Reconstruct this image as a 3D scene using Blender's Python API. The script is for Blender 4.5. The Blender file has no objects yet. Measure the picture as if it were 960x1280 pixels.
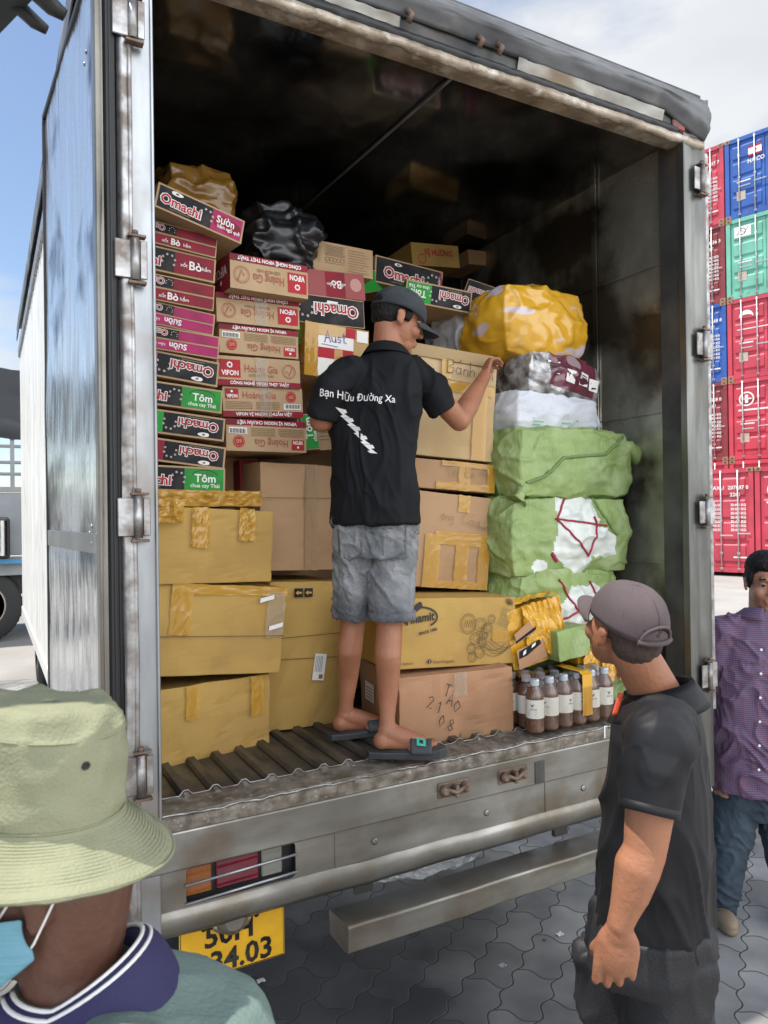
import bpy, bmesh, math, random
from math import radians as rad, sin, cos, pi, tan
from mathutils import Vector as V, Matrix, noise
from mathutils.bvhtree import BVHTree
random.seed(7)
S = bpy.context.scene
COL = S.collection

# ------------------------------------------------------------------ camera
H = 1.9
FPX = 912.0
yaw, pit, rol = rad(28.54), rad(.27), rad(.774)
Fw = V((sin(yaw)*cos(pit), cos(yaw)*cos(pit), sin(pit)))
R0 = V((cos(yaw), -sin(yaw), 0)); U0 = R0.cross(Fw)
Rt = cos(rol)*R0 - sin(rol)*U0; Up = sin(rol)*R0 + cos(rol)*U0
cam_d = bpy.data.cameras.new('camera'); cam = bpy.data.objects.new('camera', cam_d); COL.objects.link(cam)
cam_d.sensor_fit = 'HORIZONTAL'; cam_d.sensor_width = 36; cam_d.lens = 36*FPX/960
cam_d.clip_start = .05; cam_d.clip_end = 3000
m = Matrix((Rt, Up, -Fw)).transposed().to_4x4(); m.translation = V((0, 0, H)); cam.matrix_world = m
cam_d.dof.use_dof = True; cam_d.dof.focus_distance = 2.7; cam_d.dof.aperture_fstop = 11
S.camera = cam
def at(px, py, Y=None, X=None, Z=None, D=None):
    """world point on the sight line of a photo pixel, at a given plane or depth"""
    r = Fw + Rt*((px-480)/FPX) + Up*((640-py)/FPX)
    if Y is not None: t = Y/r.y
    elif X is not None: t = X/r.x
    elif Z is not None: t = (Z-H)/r.z
    else: t = D
    return r*t + V((0, 0, H))

# ------------------------------------------------------------------ world, sun, exposure
W = bpy.data.worlds.new('World'); S.world = W; W.use_nodes = True
nt = W.node_tree; nt.nodes.clear()
N = nt.nodes.new; L = nt.links.new
to_sun = V((-.36, .10, .93)).normalized()
out = N('ShaderNodeOutputWorld'); bg = N('ShaderNodeBackground'); sky = N('ShaderNodeTexSky')
sky.sky_type = 'NISHITA'; sky.sun_disc = False
sky.sun_elevation = math.asin(to_sun.z); sky.sun_rotation = math.atan2(to_sun.x, to_sun.y)
sky.air_density = 1.0; sky.dust_density = .6; sky.ozone_density = 1.5
tc = N('ShaderNodeTexCoord'); mp = N('ShaderNodeMapping'); mp.inputs['Scale'].default_value = (1, 1, 2.6)
mp.inputs['Location'].default_value = (.1, .7, .2)
nz = N('ShaderNodeTexNoise'); nz.inputs['Scale'].default_value = 1.9; nz.inputs['Detail'].default_value = 8; nz.inputs['Roughness'].default_value = .55
cr = N('ShaderNodeValToRGB'); cr.color_ramp.elements[0].color = (.05, .05, .05, 1); cr.color_ramp.elements[0].position = .46; cr.color_ramp.elements[1].position = .66
n2 = N('ShaderNodeTexNoise'); n2.inputs['Scale'].default_value = 4; n2.inputs['Detail'].default_value = 5
cc = N('ShaderNodeMixRGB'); cc.inputs[1].default_value = (3.5, 3.75, 4.1, 1); cc.inputs[2].default_value = (5.4, 5.45, 5.5, 1)
mx = N('ShaderNodeMixRGB')
# more cloud toward +X (image right), more towards the horizon
sep = N('ShaderNodeSeparateXYZ'); ad = N('ShaderNodeMath'); ad.operation = 'MULTIPLY_ADD'; ad.inputs[1].default_value = .22
ad2 = N('ShaderNodeMath'); ad2.operation = 'MULTIPLY_ADD'; ad2.inputs[1].default_value = -.36
L(tc.outputs['Generated'], mp.inputs[0]); L(mp.outputs[0], nz.inputs[0]); L(mp.outputs[0], n2.inputs[0])
L(tc.outputs['Generated'], sep.inputs[0]); L(sep.outputs['X'], ad.inputs[0]); L(nz.outputs[0], ad.inputs[2])
ad3 = N('ShaderNodeMath'); ad3.operation = 'MULTIPLY_ADD'; ad3.inputs[1].default_value = -.22; L(sep.outputs['Y'], ad3.inputs[0]); L(ad.outputs[0], ad3.inputs[2])   # unseen cloud added behind the camera to light the load
L(sep.outputs['Z'], ad2.inputs[0]); L(ad3.outputs[0], ad2.inputs[2]); ad4 = N('ShaderNodeMath'); ad4.operation = 'ADD'; ad4.inputs[1].default_value = .215; L(ad2.outputs[0], ad4.inputs[0]); L(ad4.outputs[0], cr.inputs[0])
L(n2.outputs[0], cc.inputs[0]); L(cr.outputs[0], mx.inputs[0]); L(sky.outputs[0], mx.inputs[1])
# added clouds behind the camera are brightened to fill the truck interior
mr_ = N('ShaderNodeMapRange'); mr_.inputs[1].default_value = .25; mr_.inputs[2].default_value = -.6; mr_.inputs[3].default_value = 1; mr_.inputs[4].default_value = 3.4; L(sep.outputs['Y'], mr_.inputs[0])
vm = N('ShaderNodeVectorMath'); vm.operation = 'SCALE'; L(cc.outputs[0], vm.inputs[0]); L(mr_.outputs[0], vm.inputs['Scale']); L(vm.outputs[0], mx.inputs[2])
L(mx.outputs[0], bg.inputs[0]); bg.inputs[1].default_value = .088; L(bg.outputs[0], out.inputs[0])
sd = bpy.data.lights.new('sun', 'SUN'); sd.energy = 3.0; sd.angle = rad(.6); sd.color = (1, .95, .87)
so = bpy.data.objects.new('sun', sd); COL.objects.link(so); so.rotation_euler = to_sun.to_track_quat('Z', 'Y').to_euler(); so.location = (0, 0, 12)
S.view_settings.view_transform = 'Standard'; S.view_settings.look = 'None'; S.view_settings.gamma = 1
S.view_settings.exposure = 1.1
S.render.engine = 'CYCLES'
S.cycles.max_bounces = 8; S.cycles.diffuse_bounces = 4; S.cycles.glossy_bounces = 5; S.cycles.caustics_reflective = False; S.cycles.caustics_refractive = False
S.cycles.use_denoising = True

# ------------------------------------------------------------------ materials
MATS = {}
def mat(name, col=(.5, .5, .5), rough=.6, metal=0, col2=None, scale=8, stretch=(1, 1, 1), bump=0, bscale=30, bstretch=(1, 1, 1),
        rvar=0, alpha=1, spec=.5, coat=0, lo=.35, hi=.65, detail=6, trans=0, sheen=0, ridge=0, rscale=6, rstretch=(1, 1, 1), sss=0, dirt=None, dscale=3, dlo=.5, dhi=.7):
    if name in MATS: return MATS[name]
    M = bpy.data.materials.new(name); M.use_nodes = True; t = M.node_tree
    b = t.nodes['Principled BSDF']; n = t.nodes.new; l = t.links.new
    b.inputs['Base Color'].default_value = (*col, 1); b.inputs['Roughness'].default_value = rough
    b.inputs['Metallic'].default_value = metal; b.inputs['Alpha'].default_value = alpha
    b.inputs['Specular IOR Level'].default_value = spec; b.inputs['Coat Weight'].default_value = coat
    b.inputs['Transmission Weight'].default_value = trans
    if sheen: b.inputs['Sheen Weight'].default_value = sheen
    tc = n('ShaderNodeTexCoord'); cur = None
    def tex(sc, st, det=detail):
        mp = n('ShaderNodeMapping'); mp.inputs['Scale'].default_value = st; l(tc.outputs['Object'], mp.inputs[0])
        z = n('ShaderNodeTexNoise'); z.inputs['Scale'].default_value = sc; z.inputs['Detail'].default_value = det; l(mp.outputs[0], z.inputs[0]); return z
    if col2 is not None:
        z = tex(scale, stretch); r = n('ShaderNodeMapRange'); r.inputs[1].default_value = lo; r.inputs[2].default_value = hi
        l(z.outputs[0], r.inputs[0]); mx = n('ShaderNodeMixRGB'); mx.inputs[1].default_value = (*col, 1); mx.inputs[2].default_value = (*col2, 1)
        l(r.outputs[0], mx.inputs[0]); cur = mx.outputs[0]
        if rvar:
            rr = n('ShaderNodeMath'); rr.operation = 'MULTIPLY_ADD'; rr.inputs[1].default_value = rvar; rr.inputs[2].default_value = rough
            l(r.outputs[0], rr.inputs[0]); l(rr.outputs[0], b.inputs['Roughness'])
    if dirt is not None:
        z = tex(dscale, (1, 1, 1), 8); r = n('ShaderNodeMapRange'); r.inputs[1].default_value = dlo; r.inputs[2].default_value = dhi
        l(z.outputs[0], r.inputs[0]); mx = n('ShaderNodeMixRGB'); mx.inputs[2].default_value = (*dirt, 1)
        if cur: l(cur, mx.inputs[1])
        else: mx.inputs[1].default_value = (*col, 1)
        l(r.outputs[0], mx.inputs[0]); cur = mx.outputs[0]
    if cur: l(cur, b.inputs['Base Color'])
    if sss:
        b.inputs['Subsurface Weight'].default_value = sss; b.inputs['Subsurface Radius'].default_value = (1, .35, .2); b.inputs['Subsurface Scale'].default_value = .012
    rb = None
    if ridge:
        z = tex(rscale, rstretch, 3); z.noise_type = 'RIDGED_MULTIFRACTAL'; z.inputs['Distortion'].default_value = .6
        rb = n('ShaderNodeBump'); rb.inputs['Strength'].default_value = ridge; rb.inputs['Distance'].default_value = .012
        l(z.outputs[0], rb.inputs['Height']); l(rb.outputs[0], b.inputs['Normal'])
    if bump:
        z = tex(bscale, bstretch, 4); bp = n('ShaderNodeBump'); bp.inputs['Strength'].default_value = bump; bp.inputs['Distance'].default_value = .01
        l(z.outputs[0], bp.inputs['Height']); l(bp.outputs[0], b.inputs['Normal'])
        if rb: l(rb.outputs[0], bp.inputs['Normal'])
    MATS[name] = M; return M

card = mat('cardboard gold', (.47, .30, .085), .72, col2=(.41, .25, .07), scale=2.2, bump=.25, bscale=9, dirt=(.27, .17, .06), dscale=3.5, dlo=.55, dhi=.8, spec=.3)
card_tan = mat('cardboard tan', (.43, .27, .15), .75, col2=(.38, .23, .12), scale=2, bump=.25, bscale=8, spec=.3, dirt=(.25, .15, .08), dlo=.58, dhi=.85)
card_pale = mat('cardboard pale', (.52, .38, .21), .7, col2=(.45, .31, .15), scale=3, bump=.25, bscale=10, spec=.3)
card_red = mat('cardboard reddish', (.43, .235, .13), .7, col2=(.36, .19, .1), scale=3, bump=.3, bscale=7, spec=.3, dirt=(.25, .13, .07), dlo=.55, dhi=.8)
kraft = mat('kraft', (.46, .32, .19), .7, col2=(.40, .27, .15), scale=5, bump=.15, bscale=20, spec=.3)
i_black = mat('ink black', (.012, .012, .014), .45, dirt=(.05, .045, .04), dscale=6, spec=.15)
i_ink = mat('marker ink', (.03, .025, .025), .7)
i_white = mat('ink white', (.75, .73, .7), .5)
i_red = mat('ink red', (.42, .025, .035), .5, dirt=(.28, .03, .03), dscale=9, spec=.15)
i_maroon = mat('ink maroon', (.25, .02, .035), .5, dirt=(.16, .02, .03), dscale=9, spec=.15)
i_pink = mat('ink magenta', (.40, .03, .13), .5, dirt=(.27, .03, .09), dscale=9, spec=.15)
i_green = mat('ink green', (.03, .30, .05), .5, dirt=(.03, .2, .04), dscale=9, spec=.15)
i_brownred = mat('ink brown red', (.35, .09, .05), .6)
i_brown = mat('ink brown', (.2, .13, .06), .7)
i_blue = mat('ink blue', (.03, .05, .3), .6)
i_gold = mat('ink soft', (.13, .085, .03), .7)
tape = mat('packing tape', (.60, .34, .05), .16, alpha=.68, col2=(.54, .28, .03), scale=3, ridge=.35, rscale=7, rstretch=(1.6, 1.6, .7), coat=.6)
tape_clear = mat('clear tape', (.5, .42, .32), .15, alpha=.35, bump=.6, bscale=30, coat=.5)
wrap = mat('yellow wrap', (.64, .34, .02), .2, col2=(.55, .26, .012), scale=5, ridge=.7, rscale=6, bump=.3, bscale=22, coat=.5)
steel = mat('worn steel', (.31, .305, .28), .30, .8, col2=(.16, .15, .125), scale=3, stretch=(1, 1, 3), rvar=.2, bump=.18, bscale=9, dirt=(.15, .115, .08), dscale=3.5, dlo=.52, dhi=.72)
steel_b = mat('bright steel', (.42, .44, .46), .3, .85, col2=(.28, .29, .30), scale=2.5, stretch=(3, 3, .6), rvar=.18, bump=.08, bscale=8, dirt=(.22, .19, .16), dscale=3, dlo=.52, dhi=.72)
steel_mirror = mat('polished steel', (.72, .74, .75), .13, .85, col2=(.52, .53, .53), scale=5, stretch=(5, 5, .7), rvar=.22, bump=.5, bscale=5, bstretch=(3, 3, .35), dirt=(.06, .055, .05), dscale=2.6, dlo=.50, dhi=.62)
steel_dark = mat('dark steel', (.10, .10, .095), .45, .5, col2=(.05, .05, .05), scale=5, rvar=.2, bump=.2, bscale=14, dirt=(.13, .09, .06), dscale=4, dlo=.55, dhi=.75)
rail_m = mat('battered rail', (.24, .215, .18), .55, .4, col2=(.11, .085, .06), scale=22, bump=1, bscale=24, rvar=.2, dirt=(.42, .40, .36), dscale=34, dlo=.6, dhi=.75)
hinge_m = mat('hinge steel', (.42, .42, .42), .35, .85, col2=(.2, .17, .15), scale=20, rvar=.2, bump=.2, bscale=30)
rust = mat('rusty latch', (.22, .16, .12), .6, .4, col2=(.12, .07, .045), scale=25, bump=.5, bscale=40)
gasket = mat('black gasket', (.012, .012, .013), .5)
rubber = mat('rubber', (.022, .022, .022), .75, bump=.2, bscale=30)
white_paint = mat('white body paint', (.74, .73, .70), .38, col2=(.60, .575, .52), scale=2, stretch=(1, 7, .5), dirt=(.42, .36, .27), dscale=3, dlo=.55, dhi=.85)
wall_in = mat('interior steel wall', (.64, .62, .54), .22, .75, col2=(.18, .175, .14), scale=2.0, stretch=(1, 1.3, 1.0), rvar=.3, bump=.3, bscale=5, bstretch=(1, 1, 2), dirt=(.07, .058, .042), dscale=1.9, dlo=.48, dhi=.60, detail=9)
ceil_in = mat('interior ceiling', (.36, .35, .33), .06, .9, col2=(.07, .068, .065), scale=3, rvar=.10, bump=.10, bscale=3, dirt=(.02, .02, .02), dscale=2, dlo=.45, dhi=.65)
floor_m = mat('bed floor steel', (.15, .145, .13), .38, .7, col2=(.07, .065, .06), scale=6, stretch=(2, .7, 1), rvar=.25, bump=.25, bscale=14, dirt=(.2, .17, .13), dscale=5, dlo=.58, dhi=.8)
tarp = mat('roof tarp', (.13, .135, .14), .5, col2=(.06, .06, .065), scale=4, stretch=(1, 1, 2), bump=.5, bscale=7, dirt=(.2, .2, .2), dscale=3, dlo=.55, dhi=.7)
tarp_d = mat('dark tarp', (.018, .021, .024), .6, bump=.4, bscale=5)
skin = mat('skin', (.33, .145, .075), .5, col2=(.26, .105, .055), scale=7, bump=.2, bscale=90, spec=.42, sss=.12, dirt=(.30, .10, .055), dscale=9, dlo=.56, dhi=.8)
skin2 = mat('skin tan', (.35, .15, .08), .48, col2=(.27, .105, .055), scale=7, bump=.2, bscale=90, spec=.42, sss=.12, dirt=(.30, .10, .055), dscale=9, dlo=.56, dhi=.8)
skin3 = mat('skin dark', (.125, .057, .036), .55, col2=(.085, .036, .023), scale=9, bump=.3, bscale=60, spec=.4)
skin4 = mat('skin fair', (.46, .24, .155), .5, col2=(.38, .18, .115), scale=8, bump=.2, bscale=90, spec=.42, sss=.12, dirt=(.30, .10, .055), dscale=9, dlo=.56, dhi=.8)
hair = mat('hair', (.008, .007, .007), .7, bump=.8, bscale=90, bstretch=(1, 1, .25), spec=.25)
black_cloth = mat('black cotton', (.006, .0063, .008), .8, ridge=.35, rscale=3.2, rstretch=(1, 1, .6), col2=(.010, .0105, .0125), scale=5, spec=.2)
black_silk = mat('black polyester', (.005, .005, .0065), .58, ridge=.4, rscale=3.4, rstretch=(1, 1, .5), col2=(.008, .008, .010), scale=4, spec=.28)
cap_grey = mat('charcoal cap', (.020, .024, .029), .85, col2=(.036, .041, .047), scale=16, bump=.25, bscale=200)
cap_mauve = mat('mauve cap', (.088, .064, .066), .8, col2=(.066, .048, .050), scale=6, bump=.25, bscale=420)
denim = mat('grey denim', (.075, .08, .088), .85, col2=(.25, .255, .26), scale=9, stretch=(1, 1, .6), ridge=.5, rscale=5, bump=.5, bscale=120, lo=.38, hi=.62, dirt=(.11, .115, .12), dscale=5, dlo=.55, dhi=.7)
jeans = mat('blue jeans', (.016, .028, .042), .8, col2=(.035, .055, .078), scale=5, bump=.4, bscale=14)
green_sack = mat('green woven sack', (.27, .36, .125), .5, col2=(.19, .27, .085), scale=4, ridge=.4, rscale=5, rstretch=(1, 1, 1.5), bump=.5, bscale=110, bstretch=(1, 1, .25), dirt=(.31, .39, .18), dscale=6, dlo=.52, dhi=.7)
white_sack = mat('white woven sack', (.62, .64, .68), .5, col2=(.52, .54, .58), scale=6, ridge=.5, rscale=4, bump=.3, bscale=90)
white_foam = mat('white wrapped foam', (.66, .68, .64), .35, col2=(.52, .56, .5), scale=14, stretch=(1, 1, .4), ridge=.7, rscale=7, coat=.4)
string_r = mat('red string', (.32, .02, .05), .6)
bin_bag = mat('black bin bag', (.009, .010, .013), .3, ridge=.9, rscale=4.5, coat=.2)
wrap_film = mat('yellow tape over pale film', (.60, .32, .02), .25, col2=(.52, .44, .47), scale=5.5, stretch=(.7, .7, 1.7), lo=.58, hi=.62, detail=3, ridge=.8, rscale=4.5, bump=.3, bscale=24, coat=.5)
hat_m = mat('olive hat cotton', (.26, .265, .165), .85, col2=(.205, .21, .125), scale=5, bump=.3, bscale=260)
plastic_w = mat('crumpled clear plastic', (.55, .56, .56), .2, alpha=.6, bump=1, bscale=20, coat=.5)

# ------------------------------------------------------------------ object helpers
def setp(o, label=None, cat=None, group=None, kind=None):
    if label: o['label'] = label
    if cat: o['category'] = cat
    if group: o['group'] = group
    if kind: o['kind'] = kind
    return o
def thing(name, label, cat, loc=(0, 0, 0), group=None, mw=None):
    o = bpy.data.objects.new(name, None); COL.objects.link(o); o.empty_display_size = .1
    if mw is not None: o.matrix_world = mw
    else: o.location = loc
    return setp(o, label, cat, group)
def link(name, bm, mats, parent=None, smooth=False, auto=None):
    me = bpy.data.meshes.new(name); bm.to_mesh(me); bm.free()
    for k in (mats if isinstance(mats, (list, tuple)) else [mats]): me.materials.append(k)
    if smooth:
        for p in me.polygons: p.use_smooth = True
    o = bpy.data.objects.new(name, me); COL.objects.link(o)
    if parent is not None: o.parent = parent
    return o
def to_local(bm, root):
    """geometry written in world coordinates -> root's space"""
    bpy.context.view_layer.update()
    bm.transform(root.matrix_world.inverted())
def wlink(name, bm, mats, root, smooth=False):
    inv = world_of(root).inverted(); bm.transform(inv); return link(name, bm, mats, root, smooth)
def world_of(o):
    m = o.matrix_basis.copy()
    while o.parent is not None: o = o.parent; m = o.matrix_basis @ m
    return m
def box(bm, x0, x1, y0, y1, z0, z1, bev=0, mi=0, M=None, segs=1):
    vs = [bm.verts.new((x, y, z)) for x in (x0, x1) for y in (y0, y1) for z in (z0, z1)]
    fs = [bm.faces.new([vs[i] for i in q]) for q in ((0, 1, 3, 2), (4, 6, 7, 5), (0, 4, 5, 1), (2, 3, 7, 6), (0, 2, 6, 4), (1, 5, 7, 3))]
    for f in fs: f.material_index = mi
    if M is not None:
        for v in vs: v.co = M @ v.co
    if bev:
        es = list({e for f in fs for e in f.edges})
        bmesh.ops.bevel(bm, geom=es, offset=bev, segments=segs, affect='EDGES', profile=.5)
def tube(bm, pts, r, n=8, mi=0, caps=True, flat=1, smooth=True):
    pts = [V(p) for p in pts]; rs = r if isinstance(r, (list, tuple)) else [r]*len(pts)
    rings = []; ref = None
    for i, p in enumerate(pts):
        d = (pts[min(i+1, len(pts)-1)] - pts[max(i-1, 0)]).normalized()
        if ref is None:
            ref = d.orthogonal() if abs(d.z) > .9 else d.cross(V((0, 0, 1)))
        ref = (ref - d*ref.dot(d)).normalized(); b = d.cross(ref)
        rings.append([bm.verts.new(p + (ref*cos(a) + b*sin(a)*flat)*rs[i]) for a in [2*pi*k/n for k in range(n)]])
    for a, b in zip(rings, rings[1:]):
        for k in range(n):
            f = bm.faces.new((a[k], a[(k+1) % n], b[(k+1) % n], b[k])); f.material_index = mi; f.smooth = smooth
    if caps:
        f = bm.faces.new(rings[0][::-1]); f.material_index = mi; f = bm.faces.new(rings[-1]); f.material_index = mi
def prism(bm, poly, a, b, axis='Y', mi=0):
    """extrude a 2D polygon; axis Y: poly is (x,z), axis X: poly is (y,z), axis Z: poly is (x,y)"""
    def P(p, t): return (p[0], t, p[1]) if axis == 'Y' else ((t, p[0], p[1]) if axis == 'X' else (p[0], p[1], t))
    A = [bm.verts.new(P(p, a)) for p in poly]; B = [bm.verts.new(P(p, b)) for p in poly]; n = len(poly)
    fs = [bm.faces.new(A), bm.faces.new(B[::-1])]
    for i in range(n): fs.append(bm.faces.new((A[i], B[i], B[(i+1) % n], A[(i+1) % n])))
    for f in fs: f.material_index = mi
    bmesh.ops.recalc_face_normals(bm, faces=fs)
def lathe(bm, prof, n=20, mi=0, c=(0, 0, 0), smooth=True, M=None):
    rings = []
    for r, z in prof:
        rings.append([bm.verts.new(V(c) + V((r*cos(2*pi*k/n), r*sin(2*pi*k/n), z))) for k in range(n)])
    if M is not None:
        for rg in rings:
            for v in rg: v.co = M @ v.co
    for a, b in zip(rings, rings[1:]):
        for k in range(n):
            f = bm.faces.new((a[k], a[(k+1) % n], b[(k+1) % n], b[k])); f.material_index = mi; f.smooth = smooth
    for rg, fl in ((rings[0], True), (rings[-1], False)):
        f = bm.faces.new(rg[::-1] if fl else rg); f.material_index = mi
def nz3(p, s=1, o=0): return noise.noise(V(p)*s + V((o*3.1, o*1.7, o*5.3)))
def fbm(p, s=1, o=0): return noise.fractal(V(p)*s + V((o*3.1, o*1.7, o*5.3)), 1, 2, 4)

# -------- text & decals
TC = {}
def text2d(s, bold=0.0):
    k = (s, bold)
    if k in TC: return TC[k]
    cu = bpy.data.curves.new('t', 'FONT'); cu.body = s; cu.offset = bold; cu.resolution_u = 2; cu.align_x = 'LEFT'; cu.fill_mode = 'FRONT'
    ob = bpy.data.objects.new('t', cu); me = bpy.data.meshes.new_from_object(ob)
    vs = [(v.co.x, v.co.y) for v in me.vertices]; fs = [tuple(p.vertices) for p in me.polygons]
    bpy.data.objects.remove(ob); bpy.data.curves.remove(cu); bpy.data.meshes.remove(me)
    if vs:
        x0 = min(v[0] for v in vs); x1 = max(v[0] for v in vs)
        y0 = min(v[1] for v in vs); y1 = max(v[1] for v in vs)
    else: x0 = x1 = y0 = y1 = 0
    TC[k] = (vs, fs, x0, x1, y0, y1); return TC[k]
STROKES = {
 'B': [[(0,0),(0,1),(.45,.95),(.5,.7),(.05,.52),(.55,.4),(.5,.05),(0,0)]], 'a': [[(.45,.45),(.1,.5),(0,.2),(.2,0),(.42,.15),(.45,.5),(.45,.05),(.55,0)]],
 'n': [[(0,.5),(.02,0)],[(.02,.3),(.2,.5),(.38,.4),(.4,0)]], 'h': [[(0,1.05),(.02,0)],[(.02,.3),(.2,.5),(.38,.4),(.4,0)]],
 'M': [[(0,0),(.1,1),(.35,.3),(.6,1),(.75,0)]], 'i': [[(.05,.5),(.1,0),(.2,.05)]], 'C': [[(.5,.85),(.25,1),(0,.5),(.2,0),(.55,.15)]],
 'o': [[(.2,.5),(0,.25),(.2,0),(.4,.25),(.2,.5)]], 'g': [[(.4,.5),(.1,.5),(.05,.15),(.4,.2),(.42,.5),(.4,-.4),(.1,-.45)]],
 'N': [[(0,0),(.1,1),(.4,.1),(.5,1)]], 'u': [[(0,.5),(.05,.05),(.3,.05),(.35,.5),(.38,0)]], 'T': [[(0,1),(.6,1)],[(.3,1),(.28,0)]],
 'A': [[(0,0),(.3,1),(.55,0)],[(.1,.4),(.5,.4)]], 'O': [[(.3,1),(0,.5),(.3,0),(.6,.5),(.3,1)]], '0': [[(.25,1),(0,.5),(.25,0),(.5,.5),(.25,1)]],
 '2': [[(0,.8),(.25,1),(.45,.75),(0,0),(.5,.02)]], '1': [[(0,.75),(.2,1),(.2,0)]], '8': [[(.25,.5),(.03,.75),(.25,1),(.45,.75),(.25,.5),(0,.25),(.25,0),(.5,.25),(.25,.5)]],
 'e': [[(0,.28),(.35,.3),(.2,.52),(0,.25),(.2,0),(.4,.1)]], 's': [[(.35,.45),(.1,.5),(.05,.3),(.35,.2),(.25,0),(0,.05)]], 't': [[(.15,.9),(.15,.05),(.35,0)],[(0,.6),(.35,.62)]],
 "'": [[(0,1.1),(.15,1.35)]], '`': [[(0,1.35),(.15,1.1)]], '^': [[(0,.7),(.15,.95),(.3,.7)]], ' ': []}
class Decal:
    def __init__(s, w, h, flip=False): s.w, s.h, s.flip = w, h, flip; s.items = []
    def poly(s, pts, m, l=0, faces=None): s.items.append((list(pts), faces or [tuple(range(len(pts)))], m, l)); return s
    def rect(s, u0, v0, u1, v1, m, l=0): return s.poly([(u0, v0), (u1, v0), (u1, v1), (u0, v1)], m, l)
    def disc(s, u, v, r, m, l=0, n=20, ry=None): return s.poly([(u+r*cos(2*pi*k/n), v+(ry or r)*sin(2*pi*k/n)) for k in range(n)], m, l)
    def ring(s, u, v, r, t, m, l=0, n=24, ry=None, a0=0, a1=2*pi):
        ry = ry or r; return s.line([(u+r*cos(a0+(a1-a0)*k/n), v+ry*sin(a0+(a1-a0)*k/n)) for k in range(n+1)], t, m, l)
    def line(s, pts, t, m, l=0):
        P = [V((p[0], p[1])) for p in pts]; vs = []
        for i, p in enumerate(P):
            d = P[min(i+1, len(P)-1)]-P[max(i-1, 0)]
            if d.length < 1e-9: d = V((1, 0))
            d.normalize(); nn = V((-d.y, d.x))*t/2; vs += [tuple(p+nn), tuple(p-nn)]
        return s.poly(vs, m, l, [(2*i, 2*i+1, 2*i+3, 2*i+2) for i in range(len(P)-1)])
    def text(s, t, u, v, h, m, l=1, bold=.02, rot=0, maxw=None, shear=0, sx=1):
        vs, fs, x0, x1, y0, y1 = text2d(t, bold)
        if not vs: return s
        k = h/.73; kx = k*sx
        if maxw and (x1-x0)*kx > maxw: kx = maxw/(x1-x0)
        c, sn = cos(rot), sin(rot); P = []
        for x, y in vs:
            X = (x-(x0+x1)/2+shear*y)*kx; Y = (y-.36)*k
            P.append((u+c*X-sn*Y, v+sn*X+c*Y))
        return s.poly(P, m, l, fs)
    def hand(s, t, u, v, h, m, th=.004, rot=0, l=2):
        x = 0; c, sn = cos(rot), sin(rot)
        for ch in t:
            if ch in "'`^":
                off = -.42
                for st in STROKES[ch]: s.line([(u+c*(x+off+p[0])*h-sn*(p[1]-.25)*h, v+sn*(x+off+p[0])*h+c*(p[1]-.25)*h) for p in st], th, m, l)
                continue
            w = .3
            for st in STROKES.get(ch, []):
                jit = [(p[0]+random.uniform(-.03, .03), p[1]+random.uniform(-.03, .03)) for p in st]
                w = max(w, max(p[0] for p in st)); s.line([(u+c*(x+p[0])*h-sn*p[1]*h, v+sn*(x+p[0])*h+c*p[1]*h) for p in jit], th, m, l)
            x += w+.14
        return s
    def build(s, name, parent, fn, eps=.0012):
        bm = bmesh.new(); mats = []
        for pts, faces, m, l in s.items:
            if m not in mats: mats.append(m)
            mi = mats.index(m); vs = []
            for u, v in pts:
                if s.flip: u, v = s.w-u, s.h-v
                vs.append(bm.verts.new(fn(u, v, eps+.0007*l)))
            for f in faces:
                try: ff = bm.faces.new([vs[i] for i in f]); ff.material_index = mi
                except ValueError: pass
        bm.normal_update()
        return link(name, bm, mats, parent)

# -------- cartons
def carton_body(bm, w, d, h, seed=0, amp=.003, n=7, sag=0):
    """a cardboard box with slightly bulged, dented walls; base at z=0, centred in x and y"""
    vd = {}
    def f(x, y, z):
        k = (round(x, 5), round(y, 5), round(z, 5))
        if k not in vd:
            ex = min(w/2-abs(x), d/2-abs(y)) if False else 0
            dn = amp*.9*max(0, 1-3*abs(nz3((x, y, z), 6, seed+4)))**2; a = amp*(fbm((x, y, z), 5, seed)); b = amp*fbm((x, y, z), 5, seed+9)+(dn if y < 0 else 0); c = amp*fbm((x, y, z), 5, seed+17)
            cx = 1-(abs(x)/(w/2))**6; cy = 1-(abs(y)/(d/2))**6
            X = x+a*(1 if abs(abs(x)-w/2) < 1e-6 else .2); Y = y+b*(1 if abs(abs(y)-d/2) < 1e-6 else .2)
            Z = z+(c*(.6 if z > 1e-6 else 0)) - (sag*cx*cy if z > h-1e-6 else 0)
            vd[k] = bm.verts.new((X, Y, Z))
        return vd[k]
    def grid(P):
        for i in range(n):
            for j in range(n):
                fc = bm.faces.new((P(i, j), P(i+1, j), P(i+1, j+1), P(i, j+1))); fc.smooth = False
    X = lambda i: -w/2+w*i/n
    Yv = lambda i: -d/2+d*i/n
    Z = lambda i: h*i/n
    grid(lambda i, j: f(X(i), -d/2, Z(j))); grid(lambda i, j: f(-X(i), d/2, Z(j)))
    grid(lambda i, j: f(-w/2, -Yv(i), Z(j))); grid(lambda i, j: f(w/2, Yv(i), Z(j)))
    grid(lambda i, j: f(X(i), Yv(j), h)); grid(lambda i, j: f(X(i), -Yv(j), 0))
    bmesh.ops.recalc_face_normals(bm, faces=bm.faces)
class Carton: pass
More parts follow.
